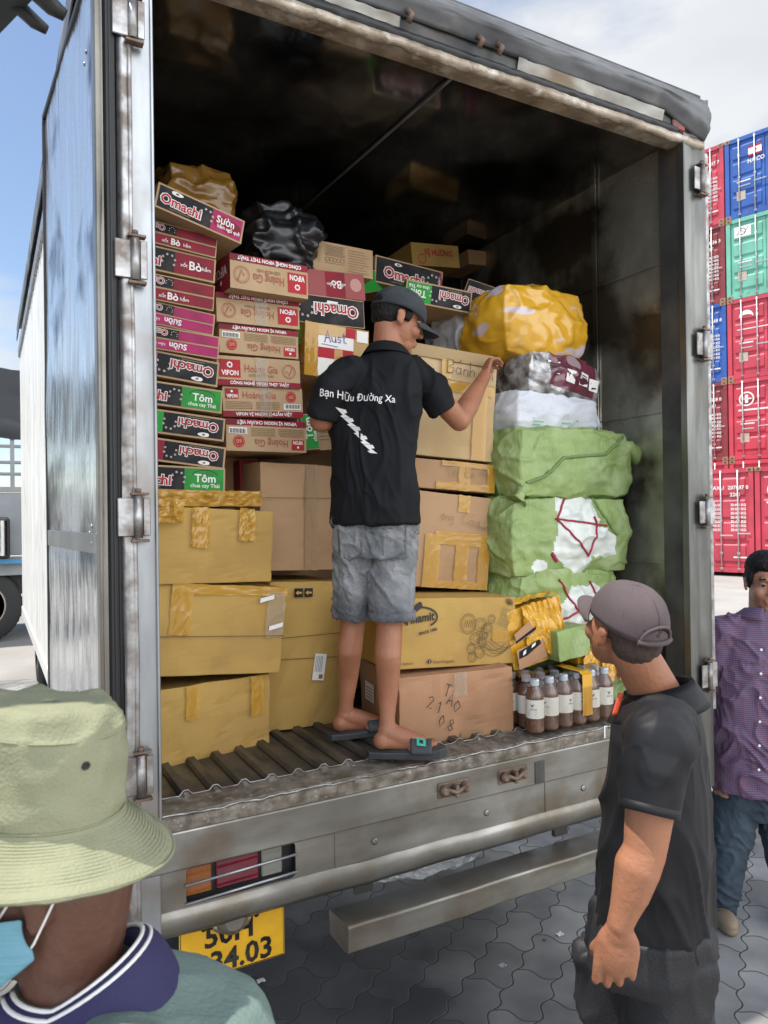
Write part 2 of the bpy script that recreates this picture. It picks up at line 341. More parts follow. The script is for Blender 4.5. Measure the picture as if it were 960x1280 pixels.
def carton(name, label, cat, xl, yl, xr, yr, yt, Y, YR=None, depth=.3, Wd=None, m=kraft, group=None, amp=.0008, body='box_body', seam=False, h=None, sag=0, yaw0=None):
    """front face from its bottom-left and bottom-right photo corners and the top-left height"""
    YR = YR or Y; A = at(xl, yl, Y); B = at(xr, yr, YR); hh = h or (at(xl, yt, Y)-A).length
    ux = (B-A).normalized(); w = (B-A).length
    if Wd: A = B-ux*Wd; w = Wd
    uy = V((0, 0, 1)).cross(ux).normalized(); uz = ux.cross(uy)
    M = Matrix((ux, uy, uz)).transposed().to_4x4(); M.translation = (A+B)/2+uy*depth/2
    c = Carton(); c.root = thing(name, label, cat, mw=M, group=group); c.w, c.d, c.h, c.M = w, depth, hh, M
    bm = bmesh.new(); carton_body(bm, w, depth, hh, seed=len(bpy.data.objects) % 97, amp=amp, n=4 if amp < .001 else 14, sag=sag)
    c.body = link(body, bm, m, c.root)
    if amp > .002:
        mdb = c.body.modifiers.new('b', 'BEVEL'); mdb.width = .0035; mdb.segments = 2; mdb.limit_method = 'ANGLE'; mdb.angle_limit = rad(50)
    c.front = lambda u, v, e: (u-w/2, -depth/2-e-amp*.9, v)
    c.left = lambda u, v, e: (-w/2-e-amp*.9, depth/2-u, v)
    c.top = lambda u, v, e: (u-w/2, v-depth/2, hh+e+amp)
    return c
def strip(root, name, fn, u0, v0, u1, v1, m=tape, amp=.003, seed=0, n=10, ragged=.15, eps=.004):
    """a wrinkled strip of tape lying on a face between (u0,v0) and (u1,v1)"""
    bm = bmesh.new(); g = []
    for i in range(n+1):
        row = []
        for j in range(n+1):
            u = u0+(u1-u0)*i/n; v = v0+(v1-v0)*j/n
            if i in (0, n): u += nz3((u, v, seed), 40)*ragged*.03
            if j in (0, n): v += nz3((u, v, seed), 40, 4)*ragged*.03
            row.append(bm.verts.new(fn(u, v, eps*.6+amp*(abs(nz3((u*1.0, v*1.0, seed), 35))*1.6+.2)*(.35 if amp < .008 else 1))))
        g.append(row)
    for i in range(n):
        for j in range(n):
            f = bm.faces.new((g[i][j], g[i+1][j], g[i+1][j+1], g[i][j+1])); f.smooth = False
    return link(name, bm, m, root)

# -------- soft bodies
def sack(w, d, h, p=.45, amp=.02, seed=0, n=26, fs=4, crease=0, taper=0):
    """superellipsoid cushion, base near z=0"""
    bm = bmesh.new(); bmesh.ops.create_cube(bm, size=2)
    bmesh.ops.subdivide_edges(bm, edges=bm.edges[:], cuts=n, use_grid_fill=True)
    for v in bm.verts:
        c = v.co.copy(); s = c.normalized()
        q = V([math.copysign(abs(t)**p, t) for t in s])
        q = c.lerp(s*1.25, p)
        x, y, z = q.x*w/2, q.y*d/2, q.z*h/2
        if taper: f = 1-taper*(q.x*.5+.5); y *= f; z *= f
        P = V((x, y, z+h/2)); nn = s
        a = amp*fbm(P, fs, seed)+crease*(.55*abs(nz3((P.x*.7+P.z*.5, P.y, P.z*1.9-P.x*.4), 12, seed))+.8*max(0, 1-3*abs(nz3((P.x*.9, P.y, P.z*1.1), 9, seed+2)))**2)
        v.co = P+nn*a
    for f in bm.faces: f.smooth = True
    return bm
def fuse(name, prims, mats, parent, voxel=.006, smooth=4, wr=None, post=None, ret_bvh=False):
    bm = bmesh.new()
    for p in prims:
        if p[0] == 's': bmesh.ops.create_icosphere(bm, subdivisions=3, radius=p[2], matrix=Matrix.Translation(V(p[1])))
        elif p[0] == 'e':
            rt = p[3].to_4x4() if len(p) > 3 and p[3] is not None else Matrix()
            bmesh.ops.create_icosphere(bm, subdivisions=3, radius=1, matrix=Matrix.Translation(V(p[1])) @ rt @ Matrix.Diagonal((*p[2], 1)))
        elif p[0] == 'c':
            ch = p[1]; ends = p[2] if len(p) > 2 else True
            for i, (q, r) in enumerate(ch):
                if ends or 0 < i < len(ch)-1: bmesh.ops.create_icosphere(bm, subdivisions=3, radius=r, matrix=Matrix.Translation(V(q)))
            for (a, ra), (b, rb) in zip(ch, ch[1:]):
                a, b = V(a), V(b); dd = b-a
                if dd.length < 1e-5: continue
                mt = Matrix.Translation((a+b)/2) @ dd.to_track_quat('Z', 'Y').to_matrix().to_4x4()
                bmesh.ops.create_cone(bm, cap_ends=True, segments=20, radius1=ra, radius2=rb, depth=dd.length, matrix=mt)
        elif p[0] == 'l':   # rings (center, rx, ry, Rot3 or None), world
            rings = []
            for c, rx, ry, rt in p[1]:
                rg = []
                for k in range(24):
                    a = 2*pi*k/24; q = V((rx*math.copysign(abs(cos(a))**.85, cos(a)), ry*math.copysign(abs(sin(a))**.85, sin(a)), 0))
                    if rt is not None: q = rt @ q
                    rg.append(bm.verts.new(V(c)+q))
                rings.append(rg)
            fs = []
            for a, b in zip(rings, rings[1:]):
                for k in range(24): fs.append(bm.faces.new((a[k], a[(k+1) % 24], b[(k+1) % 24], b[k])))
            fs.append(bm.faces.new(rings[0][::-1])); fs.append(bm.faces.new(rings[-1])); bmesh.ops.recalc_face_normals(bm, faces=fs)
    me = bpy.data.meshes.new(name); bm.to_mesh(me); bm.free()
    ob = bpy.data.objects.new('tmp', me); COL.objects.link(ob)
    md = ob.modifiers.new('r', 'REMESH'); md.mode = 'VOXEL'; md.voxel_size = voxel; md.use_smooth_shade = True
    if smooth: sm = ob.modifiers.new('s', 'SMOOTH'); sm.factor = .5; sm.iterations = smooth
    dg = bpy.context.evaluated_depsgraph_get(); m2 = bpy.data.meshes.new_from_object(ob.evaluated_get(dg))
    bpy.data.objects.remove(ob); bpy.data.meshes.remove(me)
    m2.name = name
    if wr or post:
        nn = [v.normal.copy() for v in m2.vertices]; cos_ = [v.co.copy() for v in m2.vertices]
        for v, n_, c in zip(m2.vertices, nn, cos_):
            d = wr(c, n_) if wr else 0
            v.co = c+n_*d
            if post: v.co = post(v.co, n_)
    bm = bmesh.new(); bm.from_mesh(m2); bpy.data.meshes.remove(m2)
    for f in bm.faces: f.smooth = True
    bvh = BVHTree.FromBMesh(bm) if ret_bvh else None
    o = wlink(name, bm, mats, parent, True)
    return (o, bvh) if ret_bvh else o
def conform(name, items, org, ux, uy, dr, bvh, mats, root, eps=.003):
    """lay flat outlines (Decal items) on a surface by casting along dr"""
    bm = bmesh.new(); ml = []
    for pts, faces, m_, l in items:
        if m_ not in ml: ml.append(m_)
        vs = []
        for u, v in pts:
            p = V(org)+ux*u+uy*v; h = bvh.ray_cast(p-dr*.5, dr, 2)
            q = (h[0]-dr*(eps+.001*l)) if h[0] is not None else p
            vs.append(bm.verts.new(q))
        for f in faces:
            try: ff = bm.faces.new([vs[i] for i in f]); ff.material_index = ml.index(m_)
            except ValueError: pass
    return wlink(name, bm, ml, root)
# ------------------------------------------------------------------ ground
def ground_mat():
    M = bpy.data.materials.new('interlocking pavers'); M.use_nodes = True; t = M.node_tree; b = t.nodes['Principled BSDF']; n = t.nodes.new; l = t.links.new
    tc = n('ShaderNodeTexCoord'); mp = n('ShaderNodeMapping'); mp.inputs['Rotation'].default_value = (0, 0, rad(-33)); l(tc.outputs['Object'], mp.inputs[0])
    sp = n('ShaderNodeSeparateXYZ'); l(mp.outputs[0], sp.inputs[0])
    def ma(op, a, b_=None, c=None):
        q = n('ShaderNodeMath'); q.operation = op
        for i, x in enumerate((a, b_, c)):
            if x is None: continue
            if isinstance(x, (int, float)): q.inputs[i].default_value = x
            else: l(x, q.inputs[i])
        return q.outputs[0]
    x, y = sp.outputs['X'], sp.outputs['Y']
    wob = n('ShaderNodeTexNoise'); wob.inputs['Scale'].default_value = 5; l(mp.outputs[0], wob.inputs[0])
    wv = ma('MULTIPLY', ma('SUBTRACT', wob.outputs[0], .5), .02)
    xx = ma('ADD', ma('MULTIPLY_ADD', ma('SINE', ma('MULTIPLY', y, 2*pi/.14)), .013, x), wv)
    yy = ma('ADD', ma('MULTIPLY_ADD', ma('SINE', ma('MULTIPLY', x, 2*pi/.14)), .013, y), wv)
    row = ma('FLOOR', ma('DIVIDE', yy, .165)); off = ma('MULTIPLY', ma('MODULO', row, 2), .14)
    fx = ma('ABSOLUTE', ma('SUBTRACT', ma('FRACT', ma('DIVIDE', ma('ADD', xx, off), .28)), .5))
    fy = ma('ABSOLUTE', ma('SUBTRACT', ma('FRACT', ma('DIVIDE', yy, .165)), .5))
    jx = ma('MULTIPLY', ma('SUBTRACT', .5, fx), .28); jy = ma('MULTIPLY', ma('SUBTRACT', .5, fy), .165)
    dmin = ma('MINIMUM', jx, jy)
    mr = n('ShaderNodeMapRange'); mr.inputs[1].default_value = .0005; mr.inputs[2].default_value = .005; l(dmin, mr.inputs[0])
    nz = n('ShaderNodeTexNoise'); nz.inputs['Scale'].default_value = 2.2; nz.inputs['Detail'].default_value = 10; l(tc.outputs['Object'], nz.inputs[0])
    n2 = n('ShaderNodeTexNoise'); n2.inputs['Scale'].default_value = 60; n2.inputs['Detail'].default_value = 4; l(tc.outputs['Object'], n2.inputs[0])
    c1 = n('ShaderNodeValToRGB'); c1.color_ramp.elements[0].color = (.15, .148, .143, 1); c1.color_ramp.elements[1].color = (.32, .315, .30, 1)
    c1.color_ramp.elements[0].position = .38; c1.color_ramp.elements[1].position = .64; l(nz.outputs[0], c1.inputs[0])
    cellx = ma('FLOOR', ma('DIVIDE', ma('ADD', xx, off), .28)); wn = n('ShaderNodeTexWhiteNoise'); wn.noise_dimensions = '2D'
    cb = n('ShaderNodeCombineXYZ'); l(cellx, cb.inputs[0]); l(row, cb.inputs[1]); l(cb.outputs[0], wn.inputs[0])
    hs = n('ShaderNodeHueSaturation'); l(c1.outputs[0], hs.inputs['Color']); l(ma('MULTIPLY_ADD', wn.outputs[0], .4, .8), hs.inputs['Value'])
    # shade under the truck's left rear, painted into the paver colour
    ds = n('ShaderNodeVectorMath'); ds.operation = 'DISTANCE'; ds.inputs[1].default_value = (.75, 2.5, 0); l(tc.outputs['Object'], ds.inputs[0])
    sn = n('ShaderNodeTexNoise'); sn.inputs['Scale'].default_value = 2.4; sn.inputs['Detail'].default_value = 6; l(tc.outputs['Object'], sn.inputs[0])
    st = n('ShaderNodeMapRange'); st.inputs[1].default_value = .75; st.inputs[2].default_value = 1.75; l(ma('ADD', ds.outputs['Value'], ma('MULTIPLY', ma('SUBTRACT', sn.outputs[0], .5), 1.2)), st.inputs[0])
    under_shade = n('ShaderNodeMixRGB'); under_shade.blend_type = 'MULTIPLY'; under_shade.inputs[2].default_value = (.26, .26, .27, 1); l(ma('SUBTRACT', 1, st.outputs[0]), under_shade.inputs[0]); l(hs.outputs[0], under_shade.inputs[1])
    mx = n('ShaderNodeMixRGB'); mx.inputs[1].default_value = (.035, .034, .032, 1); l(under_shade.outputs[0], mx.inputs[2]); l(mr.outputs[0], mx.inputs[0]); l(mx.outputs[0], b.inputs['Base Color'])
    b.inputs['Roughness'].default_value = .85
    hgt = ma('ADD', mr.outputs[0], ma('MULTIPLY', n2.outputs[0], .12)); bp = n('ShaderNodeBump'); bp.inputs['Strength'].default_value = .6; bp.inputs['Distance'].default_value = .008
    l(hgt, bp.inputs['Height']); l(bp.outputs[0], b.inputs['Normal']); return M
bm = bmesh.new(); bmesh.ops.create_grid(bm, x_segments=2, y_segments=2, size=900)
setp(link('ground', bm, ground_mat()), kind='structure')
conc = mat('pale concrete', (.34, .325, .30), .9, col2=(.27, .255, .235), scale=.8, bump=.2, bscale=20, dirt=(.25, .24, .22), dscale=.5, dlo=.55, dhi=.75)
bm = bmesh.new(); prism(bm, [(-60, 9.5), (60, 9.5), (90, 300), (-90, 300)], .0, .004, 'Z'); bm.transform(Matrix.Rotation(rad(-14), 4, 'Z'))
setp(link('concrete_yard', bm, conc), kind='structure')
bm = bmesh.new(); prism(bm, [(-60, .2), (60, .2), (60, -80), (-60, -80)], .0, .004, 'Z')  # unseen pale slab behind the camera, added to bounce sun into the truck
setp(link('concrete_yard', bm, conc), kind='structure')

# ------------------------------------------------------------------ the box truck
ZB = 1.03; Y0 = 2.2; XL, XR = .438, 2.723; OL, OR = .30, 2.875; ZT = 3.63; YF = 8.0
truck = thing('box_truck', 'tall steel box truck with its rear open, loaded full of cartons and sacks', 'truck', (1.59, Y0, 0))
def tp(name, bm, m, parent=truck, smooth=False): return wlink(name, bm, m, parent, smooth)
def noisy_grid(bm, fn, nu, nv, mi=0, smooth=True):
    g = [[bm.verts.new(fn(i/nu, j/nv)) for j in range(nv+1)] for i in range(nu+1)]
    for i in range(nu):
        for j in range(nv):
            f = bm.faces.new((g[i][j], g[i+1][j], g[i+1][j+1], g[i][j+1])); f.smooth = smooth; f.material_index = mi
    return g
# left outer wall: corrugated white sheet
bm = bmesh.new(); n = 150
def cor(y): ph = (y/.17) % 1; return -.014 if ph < .55 else (.0 if ph > .65 and ph < .9 else -.007)
ys = [Y0+.05+(YF-Y0-.05)*i/n for i in range(n+1)]
for a, b in zip(ys, ys[1:]):
    xa, xb = OL+.01+cor(a), OL+.01+cor(b)
    q = [bm.verts.new(p) for p in ((xa, a, 1.06), (xb, b, 1.06), (xb, b, 3.50), (xa, a, 3.50))]; bm.faces.new(q[::-1])
bmesh.ops.remove_doubles(bm, verts=bm.verts, dist=.0005)
tp('side_wall', bm, white_paint)
bm = bmesh.new(); box(bm, OR-.012, OR, Y0+.05, YF, 1.06, 3.50)
tp('side_wall', bm, white_paint)
for x in (OL, OR):
    bm = bmesh.new(); box(bm, x-.012, x+.03 if x < 1 else x+.012, Y0+.04, YF+.01, .975, 1.06, .004); tp('lower_rail', bm, white_paint)
    bm = bmesh.new(); box(bm, x-.018, x+.03, Y0+.04, YF+.01, 3.50, 3.60, .008); tp('upper_rail', bm, hinge_m)
# faded blue mark on the side
dc = Decal(.5, .3)
for k in range(4):
    dc.rect(.0+k*.11, .0, .08+k*.11, .12, i_blue, 0); dc.rect(.0+k*.11, .15, .08+k*.11, .27, i_blue, 0)
fb = mat('faded blue print', (.16, .20, .38), .6, col2=(.5, .52, .6), scale=20)
for i, it in enumerate(dc.items): dc.items[i] = (it[0], it[1], fb, it[3])
P0 = at(64, 733, X=OL-.02); o = dc.build('side_marking', truck, lambda u, v, e: (OL-.008-e-1.59, P0.y+.25-u-Y0, P0.z-.1+v))
# inner walls, ceiling, floor, front wall
bm = bmesh.new()
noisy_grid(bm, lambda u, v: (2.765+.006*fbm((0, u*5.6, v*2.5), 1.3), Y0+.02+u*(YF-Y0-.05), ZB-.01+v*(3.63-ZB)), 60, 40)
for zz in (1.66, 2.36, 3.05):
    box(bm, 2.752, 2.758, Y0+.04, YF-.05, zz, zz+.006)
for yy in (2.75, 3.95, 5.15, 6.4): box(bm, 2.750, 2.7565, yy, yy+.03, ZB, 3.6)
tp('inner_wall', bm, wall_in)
bm = bmesh.new()
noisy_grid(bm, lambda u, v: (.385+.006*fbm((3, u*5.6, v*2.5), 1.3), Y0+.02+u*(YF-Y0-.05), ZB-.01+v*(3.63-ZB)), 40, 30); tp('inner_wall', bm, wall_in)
bm = bmesh.new()
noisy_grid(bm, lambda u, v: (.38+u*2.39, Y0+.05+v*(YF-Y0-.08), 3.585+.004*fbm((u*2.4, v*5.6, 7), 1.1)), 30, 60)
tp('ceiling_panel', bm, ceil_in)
bm = bmesh.new()
tube(bm, [(1.58, 2.3, 3.572), (1.5, 4.1, 3.57), (1.52, 7.5, 3.57)], .007, 6)
tp('ceiling_batten', bm, steel_dark)
bm = bmesh.new(); box(bm, .36, 2.80, YF-.03, YF+.02, .98, 3.62); tp('front_wall', bm, steel_dark)
bm = bmesh.new(); box(bm, .36, 2.80, Y0+.12, YF-.03, ZB-.06, ZB-.004)
k = 0; x = .445
while x < 2.72:
    pts = [(x-.02, 0), (x-.012, .013), (x+.012, .013), (x+.02, 0)]
    prism(bm, [(p[0], ZB+p[1]) for p in pts], Y0+.12, 4.2, 'Y'); x += .094
tp('bed_floor', bm, floor_m)
# broken sheet edge + battered rail
bm = bmesh.new(); nu = 240
rows = [(.125, .0), (.10, -.003), (.05, -.005), (.012, -.006), (.0, -.016), (-.003, -.036), (.003, -.055), (.0, -.068)]
g = []
for i in range(nu+1):
    x = XL+(XR-XL)*i/nu; r = []
    for j, (dy, dz) in enumerate(rows):
        a = fbm((x, j*.3, 0), 9, 3)*.006; jag = abs(nz3((x*38, j, 1)))*.006 if j in (3, 4, 5) else 0
        ribz = .012 if j == 0 and ((x-.445+.047) % .094) > .035 and ((x-.445+.047) % .094) < .059 else 0
        r.append(bm.verts.new((x, Y0+dy+a*.5+(jag if j > 3 else 0), ZB+dz+a*(.3 if j < 3 else .8)-jag*.5+ribz)))
    g.append(r)
for i in range(nu):
    for j in range(len(rows)-1): f = bm.faces.new((g[i][j], g[i+1][j], g[i+1][j+1], g[i][j+1])); f.smooth = j > 3
tp('bed_edge', bm, rail_m)
bm = bmesh.new(); tube(bm, [(x, Y0-.001+.004*nz3((x*25, 0, 0)), ZB-.010+.004*nz3((x*33, 2, 0))+.006*fbm((x, 0, 0), 9, 3)) for x in [XL+(XR-XL)*i/260 for i in range(261)]], [.0028+.0022*abs(nz3((x_*.4, 5, 0))) for x_ in range(261)], 6); tp('edge_strip', bm, hinge_m)
def ribz(x): ph = (x-.445+.047) % .094; return .014 if .035 < ph < .059 else (.007 if .028 < ph < .066 else 0)
bm = bmesh.new(); tube(bm, [(x, Y0+.118+.004*nz3((x*30, 0, 7)), ZB+.002+ribz(x)) for x in [XL+(XR-XL)*i/340 for i in range(341)]], .0022, 5); tp('floor_lip', bm, hinge_m)
# rear sill panel (beam with lamp cut-out on the left)
z1, z2, z3, z4 = .972, .855, .735, .655
bm = bmesh.new()
box(bm, XL-.11, OR-.01, Y0-.004, Y0+.10, z2, z1, .006, segs=2)
tp('sill_beam', bm, steel)
bm = bmesh.new()
lx0, lx1, lz0, lz1 = .512, .862, .740, .852
box(bm, XL-.11, lx0, Y0+.012, Y0+.018, z3-.02, z2-.001); box(bm, lx1, OR-.01, Y0+.012, Y0+.018, z3-.02, z2-.001)
box(bm, lx0, lx1, Y0+.012, Y0+.018, z3-.02, lz0)
for sx_, sz_, dx_, dz_ in ((lx0, lz0, 1, 1), (lx1, lz0, -1, 1), (lx0, z2-.001, 1, -1), (lx1, z2-.001, -1, -1)):
    arc = [(sx_, sz_)]+[(sx_+dx_*(.018-.018*cos(t)), sz_+dz_*(.018-.018*sin(t))) for t in [k*pi/12 for k in range(7)]]
    prism(bm, arc, Y0+.0125, Y0+.0175, 'Y')
for x in (1.15, 1.62, 2.1, 2.5): lathe(bm, [(.012, 0), (.012, .002), (.006, .004)], 12, M=Matrix.Translation((x, Y0+.011, .79-.0*x)) @ Matrix.Rotation(pi/2, 4, 'X'))
for x in (1.0, 1.9): box(bm, x, x+.003, Y0+.0095, Y0+.0125, z3, z2-.002)
tp('sill_panel', bm, steel)
bm = bmesh.new(); n = 60; g = []
for i in range(n+1):
    x = XL-.11+(OR+.09-XL)*i/n; w_ = .004*fbm((x, 0, 0), 3, 5)
    ring_ = [(Y0+.012, z3), (Y0+.006, z3-.006), (Y0+.001, z3-.026), (Y0+.001, z3-.062), (Y0+.012, z4), (Y0+.05, z4)]
    g.append([bm.verts.new((x, a+w_, b+w_)) for a, b in ring_])
for i in range(n):
    for j in range(5): f = bm.faces.new((g[i][j], g[i+1][j], g[i+1][j+1], g[i][j+1])); f.smooth = True
tp('sill_lip', bm, steel)
bm = bmesh.new(); box(bm, 1.838, 1.886, Y0-.007, Y0-.002, .862, .945, .001); tp('dark_patch', bm, steel_dark)
for x in (1.463, 1.73):
    bm = bmesh.new(); zc = .918
    box(bm, x-.068, x+.068, Y0-.008, Y0-.002, zc-.028, zc+.026, .004)
    lt = tp('latch_keep', bm, rust)
    bm = bmesh.new()
    for dx in (-.045, .045): lathe(bm, [(.017, 0), (.019, .012), (.010, .024)], 12, M=Matrix.Translation((x+dx, Y0-.007, zc)) @ Matrix.Rotation(pi/2, 4, 'X'))
    tube(bm, [(x-.045, Y0-.022, zc+.008), (x, Y0-.03, zc-.01), (x+.045, Y0-.022, zc+.008)], .008)
    box(bm, x-.008, x+.008, Y0-.035, Y0-.008, zc-.026, zc+.016, .003)
    wlink('latch_lug', bm, rust, lt)
# tail lamp
tl = bmesh.new(); box(tl, lx0-.012, lx1+.012, Y0+.05, Y0+.09, lz0-.01, lz1+.0)
tl = tp('tail_lamp', tl, gasket)
amber = mat('amber lens', (.26, .08, .015), .25, bump=.5, bscale=60, bstretch=(3, 1, .1), coat=.5); redl = mat('red lens', (.09, .005, .014), .2, col2=(.16, .008, .022), scale=12, coat=.6)
clr = mat('clear lens', (.20, .20, .17), .25, coat=.5)
for nm, a, b_, mm in (('amber_lens', .0, .085, amber), ('red_lens', .098, .235, redl), ('clear_lens', .245, .315, clr)):
    bm = bmesh.new(); box(bm, lx0+a, lx0+b_, Y0+.038, Y0+.051, lz0+.012, lz1-.012, .004); wlink(nm, bm, mm, tl)
bm = bmesh.new()
for zz in (.808, .752): tube(bm, [(lx0-.004, Y0+.008, zz-.006), (lx1+.004, Y0+.008, zz+.006)], .0045, 8)
tp('lamp_guard', bm, steel_b)
# number plate
pm = mat('yellow plate', (.72, .40, .015), .4, col2=(.6, .32, .01), scale=12)
bm = bmesh.new(); px0, px1, pz0, pz1 = .500, .838, .474, .672
bm2 = bm; box(bm2, px0, px1, Y0+.060, Y0+.063, pz0, pz1, .001); pl = tp('number_plate', bm2, pm)
dc = Decal(px1-px0, pz1-pz0)
dc.text('50H', .155, .128, .068, i_black, 1, .025); dc.text('934.03', .17, .045, .068, i_black, 1, .025)
for u in (.075, .245): dc.disc(u, .155, .008, i_black, 1)
dc.line([(.004, .004), (.334, .004), (.334, .194), (.004, .194), (.004, .004)], .003, i_black, 1)
dc.build('plate_lettering', pl, lambda u, v, e: (px0+u-1.59, .060-e, pz0+v))
bm = bmesh.new(); tube(bm, [(.66+.055*cos(a), Y0+.045-.0*a, .642+.0-.03*sin(a)) for a in [pi*k/8 for k in range(9)]], .010, 8)
lathe(bm, [(.045, 0), (.05, .01), (.05, .03), (.03, .045)], 20, M=Matrix.Translation((.66, Y0+.055, .655)) @ Matrix.Rotation(pi/2, 4, 'X'))
tp('plate_lamp', bm, steel)
# step bumper
bm = bmesh.new()
prof = [(-.10, .651), (-.10, .520), (.03, .52), (.05, .60), (.045, .651)]
prof = [(-.140, .616), (-.138, .534), (-.10, .528), (.00, .53), (.01, .606), (-.132, .621)]
g = []
n = 40
for i in range(n+1):
    x = .975+(2.62-.975)*i/n; g.append([bm.verts.new((x, Y0+a+.003*fbm((x, a*5, b), 3, 2), b+.003*fbm((x, b, 9), 3, 8)-.0)) for a, b in prof])
for i in range(n):
    for j in range(len(prof)): bm.faces.new((g[i][j], g[i][(j+1) % 6], g[i+1][(j+1) % 6], g[i+1][j]))
bm.faces.new(g[0][::-1]); bm.faces.new(g[-1]); bmesh.ops.recalc_face_normals(bm, faces=bm.faces)
bmesh.ops.bevel(bm, geom=[e for e in bm.edges if abs(e.verts[0].co.x-e.verts[1].co.x) > .01], offset=.004, affect='EDGES')
bmp = tp('bumper_bar', bm, steel)
for x in (1.13, 2.02):
    bm = bmesh.new(); box(bm, x-.035, x+.035, Y0+.055, Y0+.075, .60, .90, .002); tp('bumper_bracket', bm, steel_dark)
# torn plastic hanging below
def flap(u, v):
    x = 1.10+u*.62; return (x, Y0+.07+.03*fbm((x, v, 0), 6), .70-v*(.055+.10*max(0, sin(u*pi))*(.6+.5*nz3((u*5, 0, 3))))+.012*fbm((x, v, 3), 14))
bm = bmesh.new(); noisy_grid(bm, flap, 50, 14, smooth=False); tp('torn_plastic', bm, plastic_w)
# corner posts
bm = bmesh.new()
box(bm, .356, XL, Y0, Y0+.06, .66, 3.60, .005, segs=2); box(bm, XL-.006, XL+.003, Y0-.008, Y0+.03, .98, 3.60, .002)
tp('corner_post', bm, steel_b)
def wavy_post(u, v):
    z = .66+v*2.94; return (.338+u*.042+.005*fbm((0, 0, z), 1.6, 4), Y0-.006-.012*sin(u*pi)-.004*fbm((u, 0, z), 3, 6), z)
bm = bmesh.new(); noisy_grid(bm, wavy_post, 8, 120); 
tube(bm, [(.372+.004*fbm((0, 0, z), 1.6, 4), Y0-.012, z) for z in [.7+.05*i for i in range(58)]], .007, 8)
tp('post_moulding', bm, hinge_m)
bm = bmesh.new(); box(bm, .298, .342, Y0-.012, Y0+.05, .66, 3.62, .01); box(bm, .316, .320, Y0-.018, Y0-.012, .7, 3.6); tp('door_seal', bm, gasket)
bm = bmesh.new()
def rp(u, v):
    z = .66+v*2.92; b_ = .012*fbm((0, 0, z), 2.2, 9)*(1 if z < 1.7 else .25)
    return (XR+u*(OR-XR)+b_*(u-.2), Y0-.004-.006*abs(sin(u*pi*2))+b_*.6, z)
noisy_grid(bm, rp, 14, 130)
box(bm, XR+.004, OR-.006, Y0+.006, Y0+.08, .66, 3.58)
box(bm, XR-.004, XR+.005, Y0-.016, Y0+.02, .975, 3.58, .002)
tp('corner_post', bm, mat('stained post steel', (.20, .20, .185), .32, .85, col2=(.09, .09, .085), scale=3, stretch=(3, 1, .5), rvar=.2, bump=.15, bscale=8, dirt=(.16, .13, .09), dscale=3, dlo=.6, dhi=.8))
# right return inside the opening
bm = bmesh.new(); box(bm, XR+.002, XR+.040, Y0+.02, Y0+.13, ZB-.03, 3.575, .004); tp('post_return', bm, steel_dark)
# hinges
def hinge(x, z, s):
    bm = bmesh.new(); box(bm, x-.055*s if s > 0 else x, x if s > 0 else x+.055, Y0-.026, Y0-.018, z-.055, z+.055, .002)
    hp = tp('door_hinge', bm, hinge_m)
    bm = bmesh.new()
    for dy in (.0,): tube(bm, [(x, Y0-.028, z-.06), (x, Y0-.028, z+.06)], .013, 12)
    box(bm, x+.014, x+.034, Y0-.03, Y0-.022, z-.055, z+.055, .002) if s > 0 else box(bm, x-.05, x-.014, Y0-.03, Y0-.022, z-.05, z+.05, .002)
    wlink('hinge_barrel', bm, hinge_m, hp)
    bm = bmesh.new(); box(bm, x-.02, x+.03, Y0-.038, Y0-.012, z+.063, z+.070, .001); box(bm, x-.02, x+.03, Y0-.038, Y0-.012, z-.072, z-.064, .001)
    tube(bm, [(x, Y0-.028, z+.07), (x, Y0-.028, z+.082)], .009, 8); wlink('hinge_bracket', bm, rust, hp)
for z in (3.34, 2.645, 1.905, 1.165): hinge(.380, z, 1)
for z in (3.385, 2.645, 1.895, 1.165): hinge(OR-.05, z, -1)
# header
bm = bmesh.new()
def hd(u, v):
    x = XL-.1+u*(OR-XL+.08); prof = [(0, 3.530), (-.016, 3.533), (-.018, 3.562), (-.004, 3.57)]
    a, b_ = prof[round(v*3)]; a += .006*fbm((x, v, 0), 7, 1); b_ += .004*fbm((x, v*3, 4), 16, 2)+(.012*max(0, nz3((x*9, 0, 0))) if v < .4 else 0); return (x, Y0+a, b_)
noisy_grid(bm, hd, 200, 3); box(bm, XL-.08, OR-.02, Y0+.004, Y0+.07, 3.535, 3.60)
tp('header_rail', bm, mat('rusty header', (.42, .36, .29), .5, .55, col2=(.22, .17, .12), scale=10, bump=.8, bscale=26, dirt=(.55, .52, .46), dscale=15, dlo=.55, dhi=.7))
bm = bmesh.new()
noisy_grid(bm, lambda u, v: (XL-.1+u*2.35, Y0-.008-.008*sin(v*pi)+.004*fbm((u*30, v, 0), 2), 3.568+v*.032+.003*fbm((u*40, v, 1), 1)), 160, 4); tp('header_seal', bm, gasket)
bm = bmesh.new()
for a, b_ in ((1.80, 2.60),):
    noisy_grid(bm, lambda u, v: (a+(b_-a)*u, Y0-.006-.012*v+.003*fbm((u*3, v, 0), 3), 3.602+v*.042+.003*fbm((u*3, 2, v), 3)), 30, 3)
noisy_grid(bm, lambda u, v: (.33+.95*u, Y0-.006-.010*v+.004*fbm((u*5, v, 0), 3), 3.604+v*.03+.004*fbm((u*5, 2, v), 3)), 40, 3)
tp('header_tube', bm, steel)
bm = bmesh.new()
for x in (1.30, 1.60, 1.69): 
    tube(bm, [(x, Y0-.03, 3.612), (x+.005, Y0-.05, 3.63), (x, Y0-.03, 3.652)], .011, 8)
tp('header_bolt', bm, rust)
bm = bmesh.new(); box(bm, XL-.12, OR-.02, Y0-.002, Y0+.04, 3.60, 3.78); tp('header_plate', bm, steel_dark)
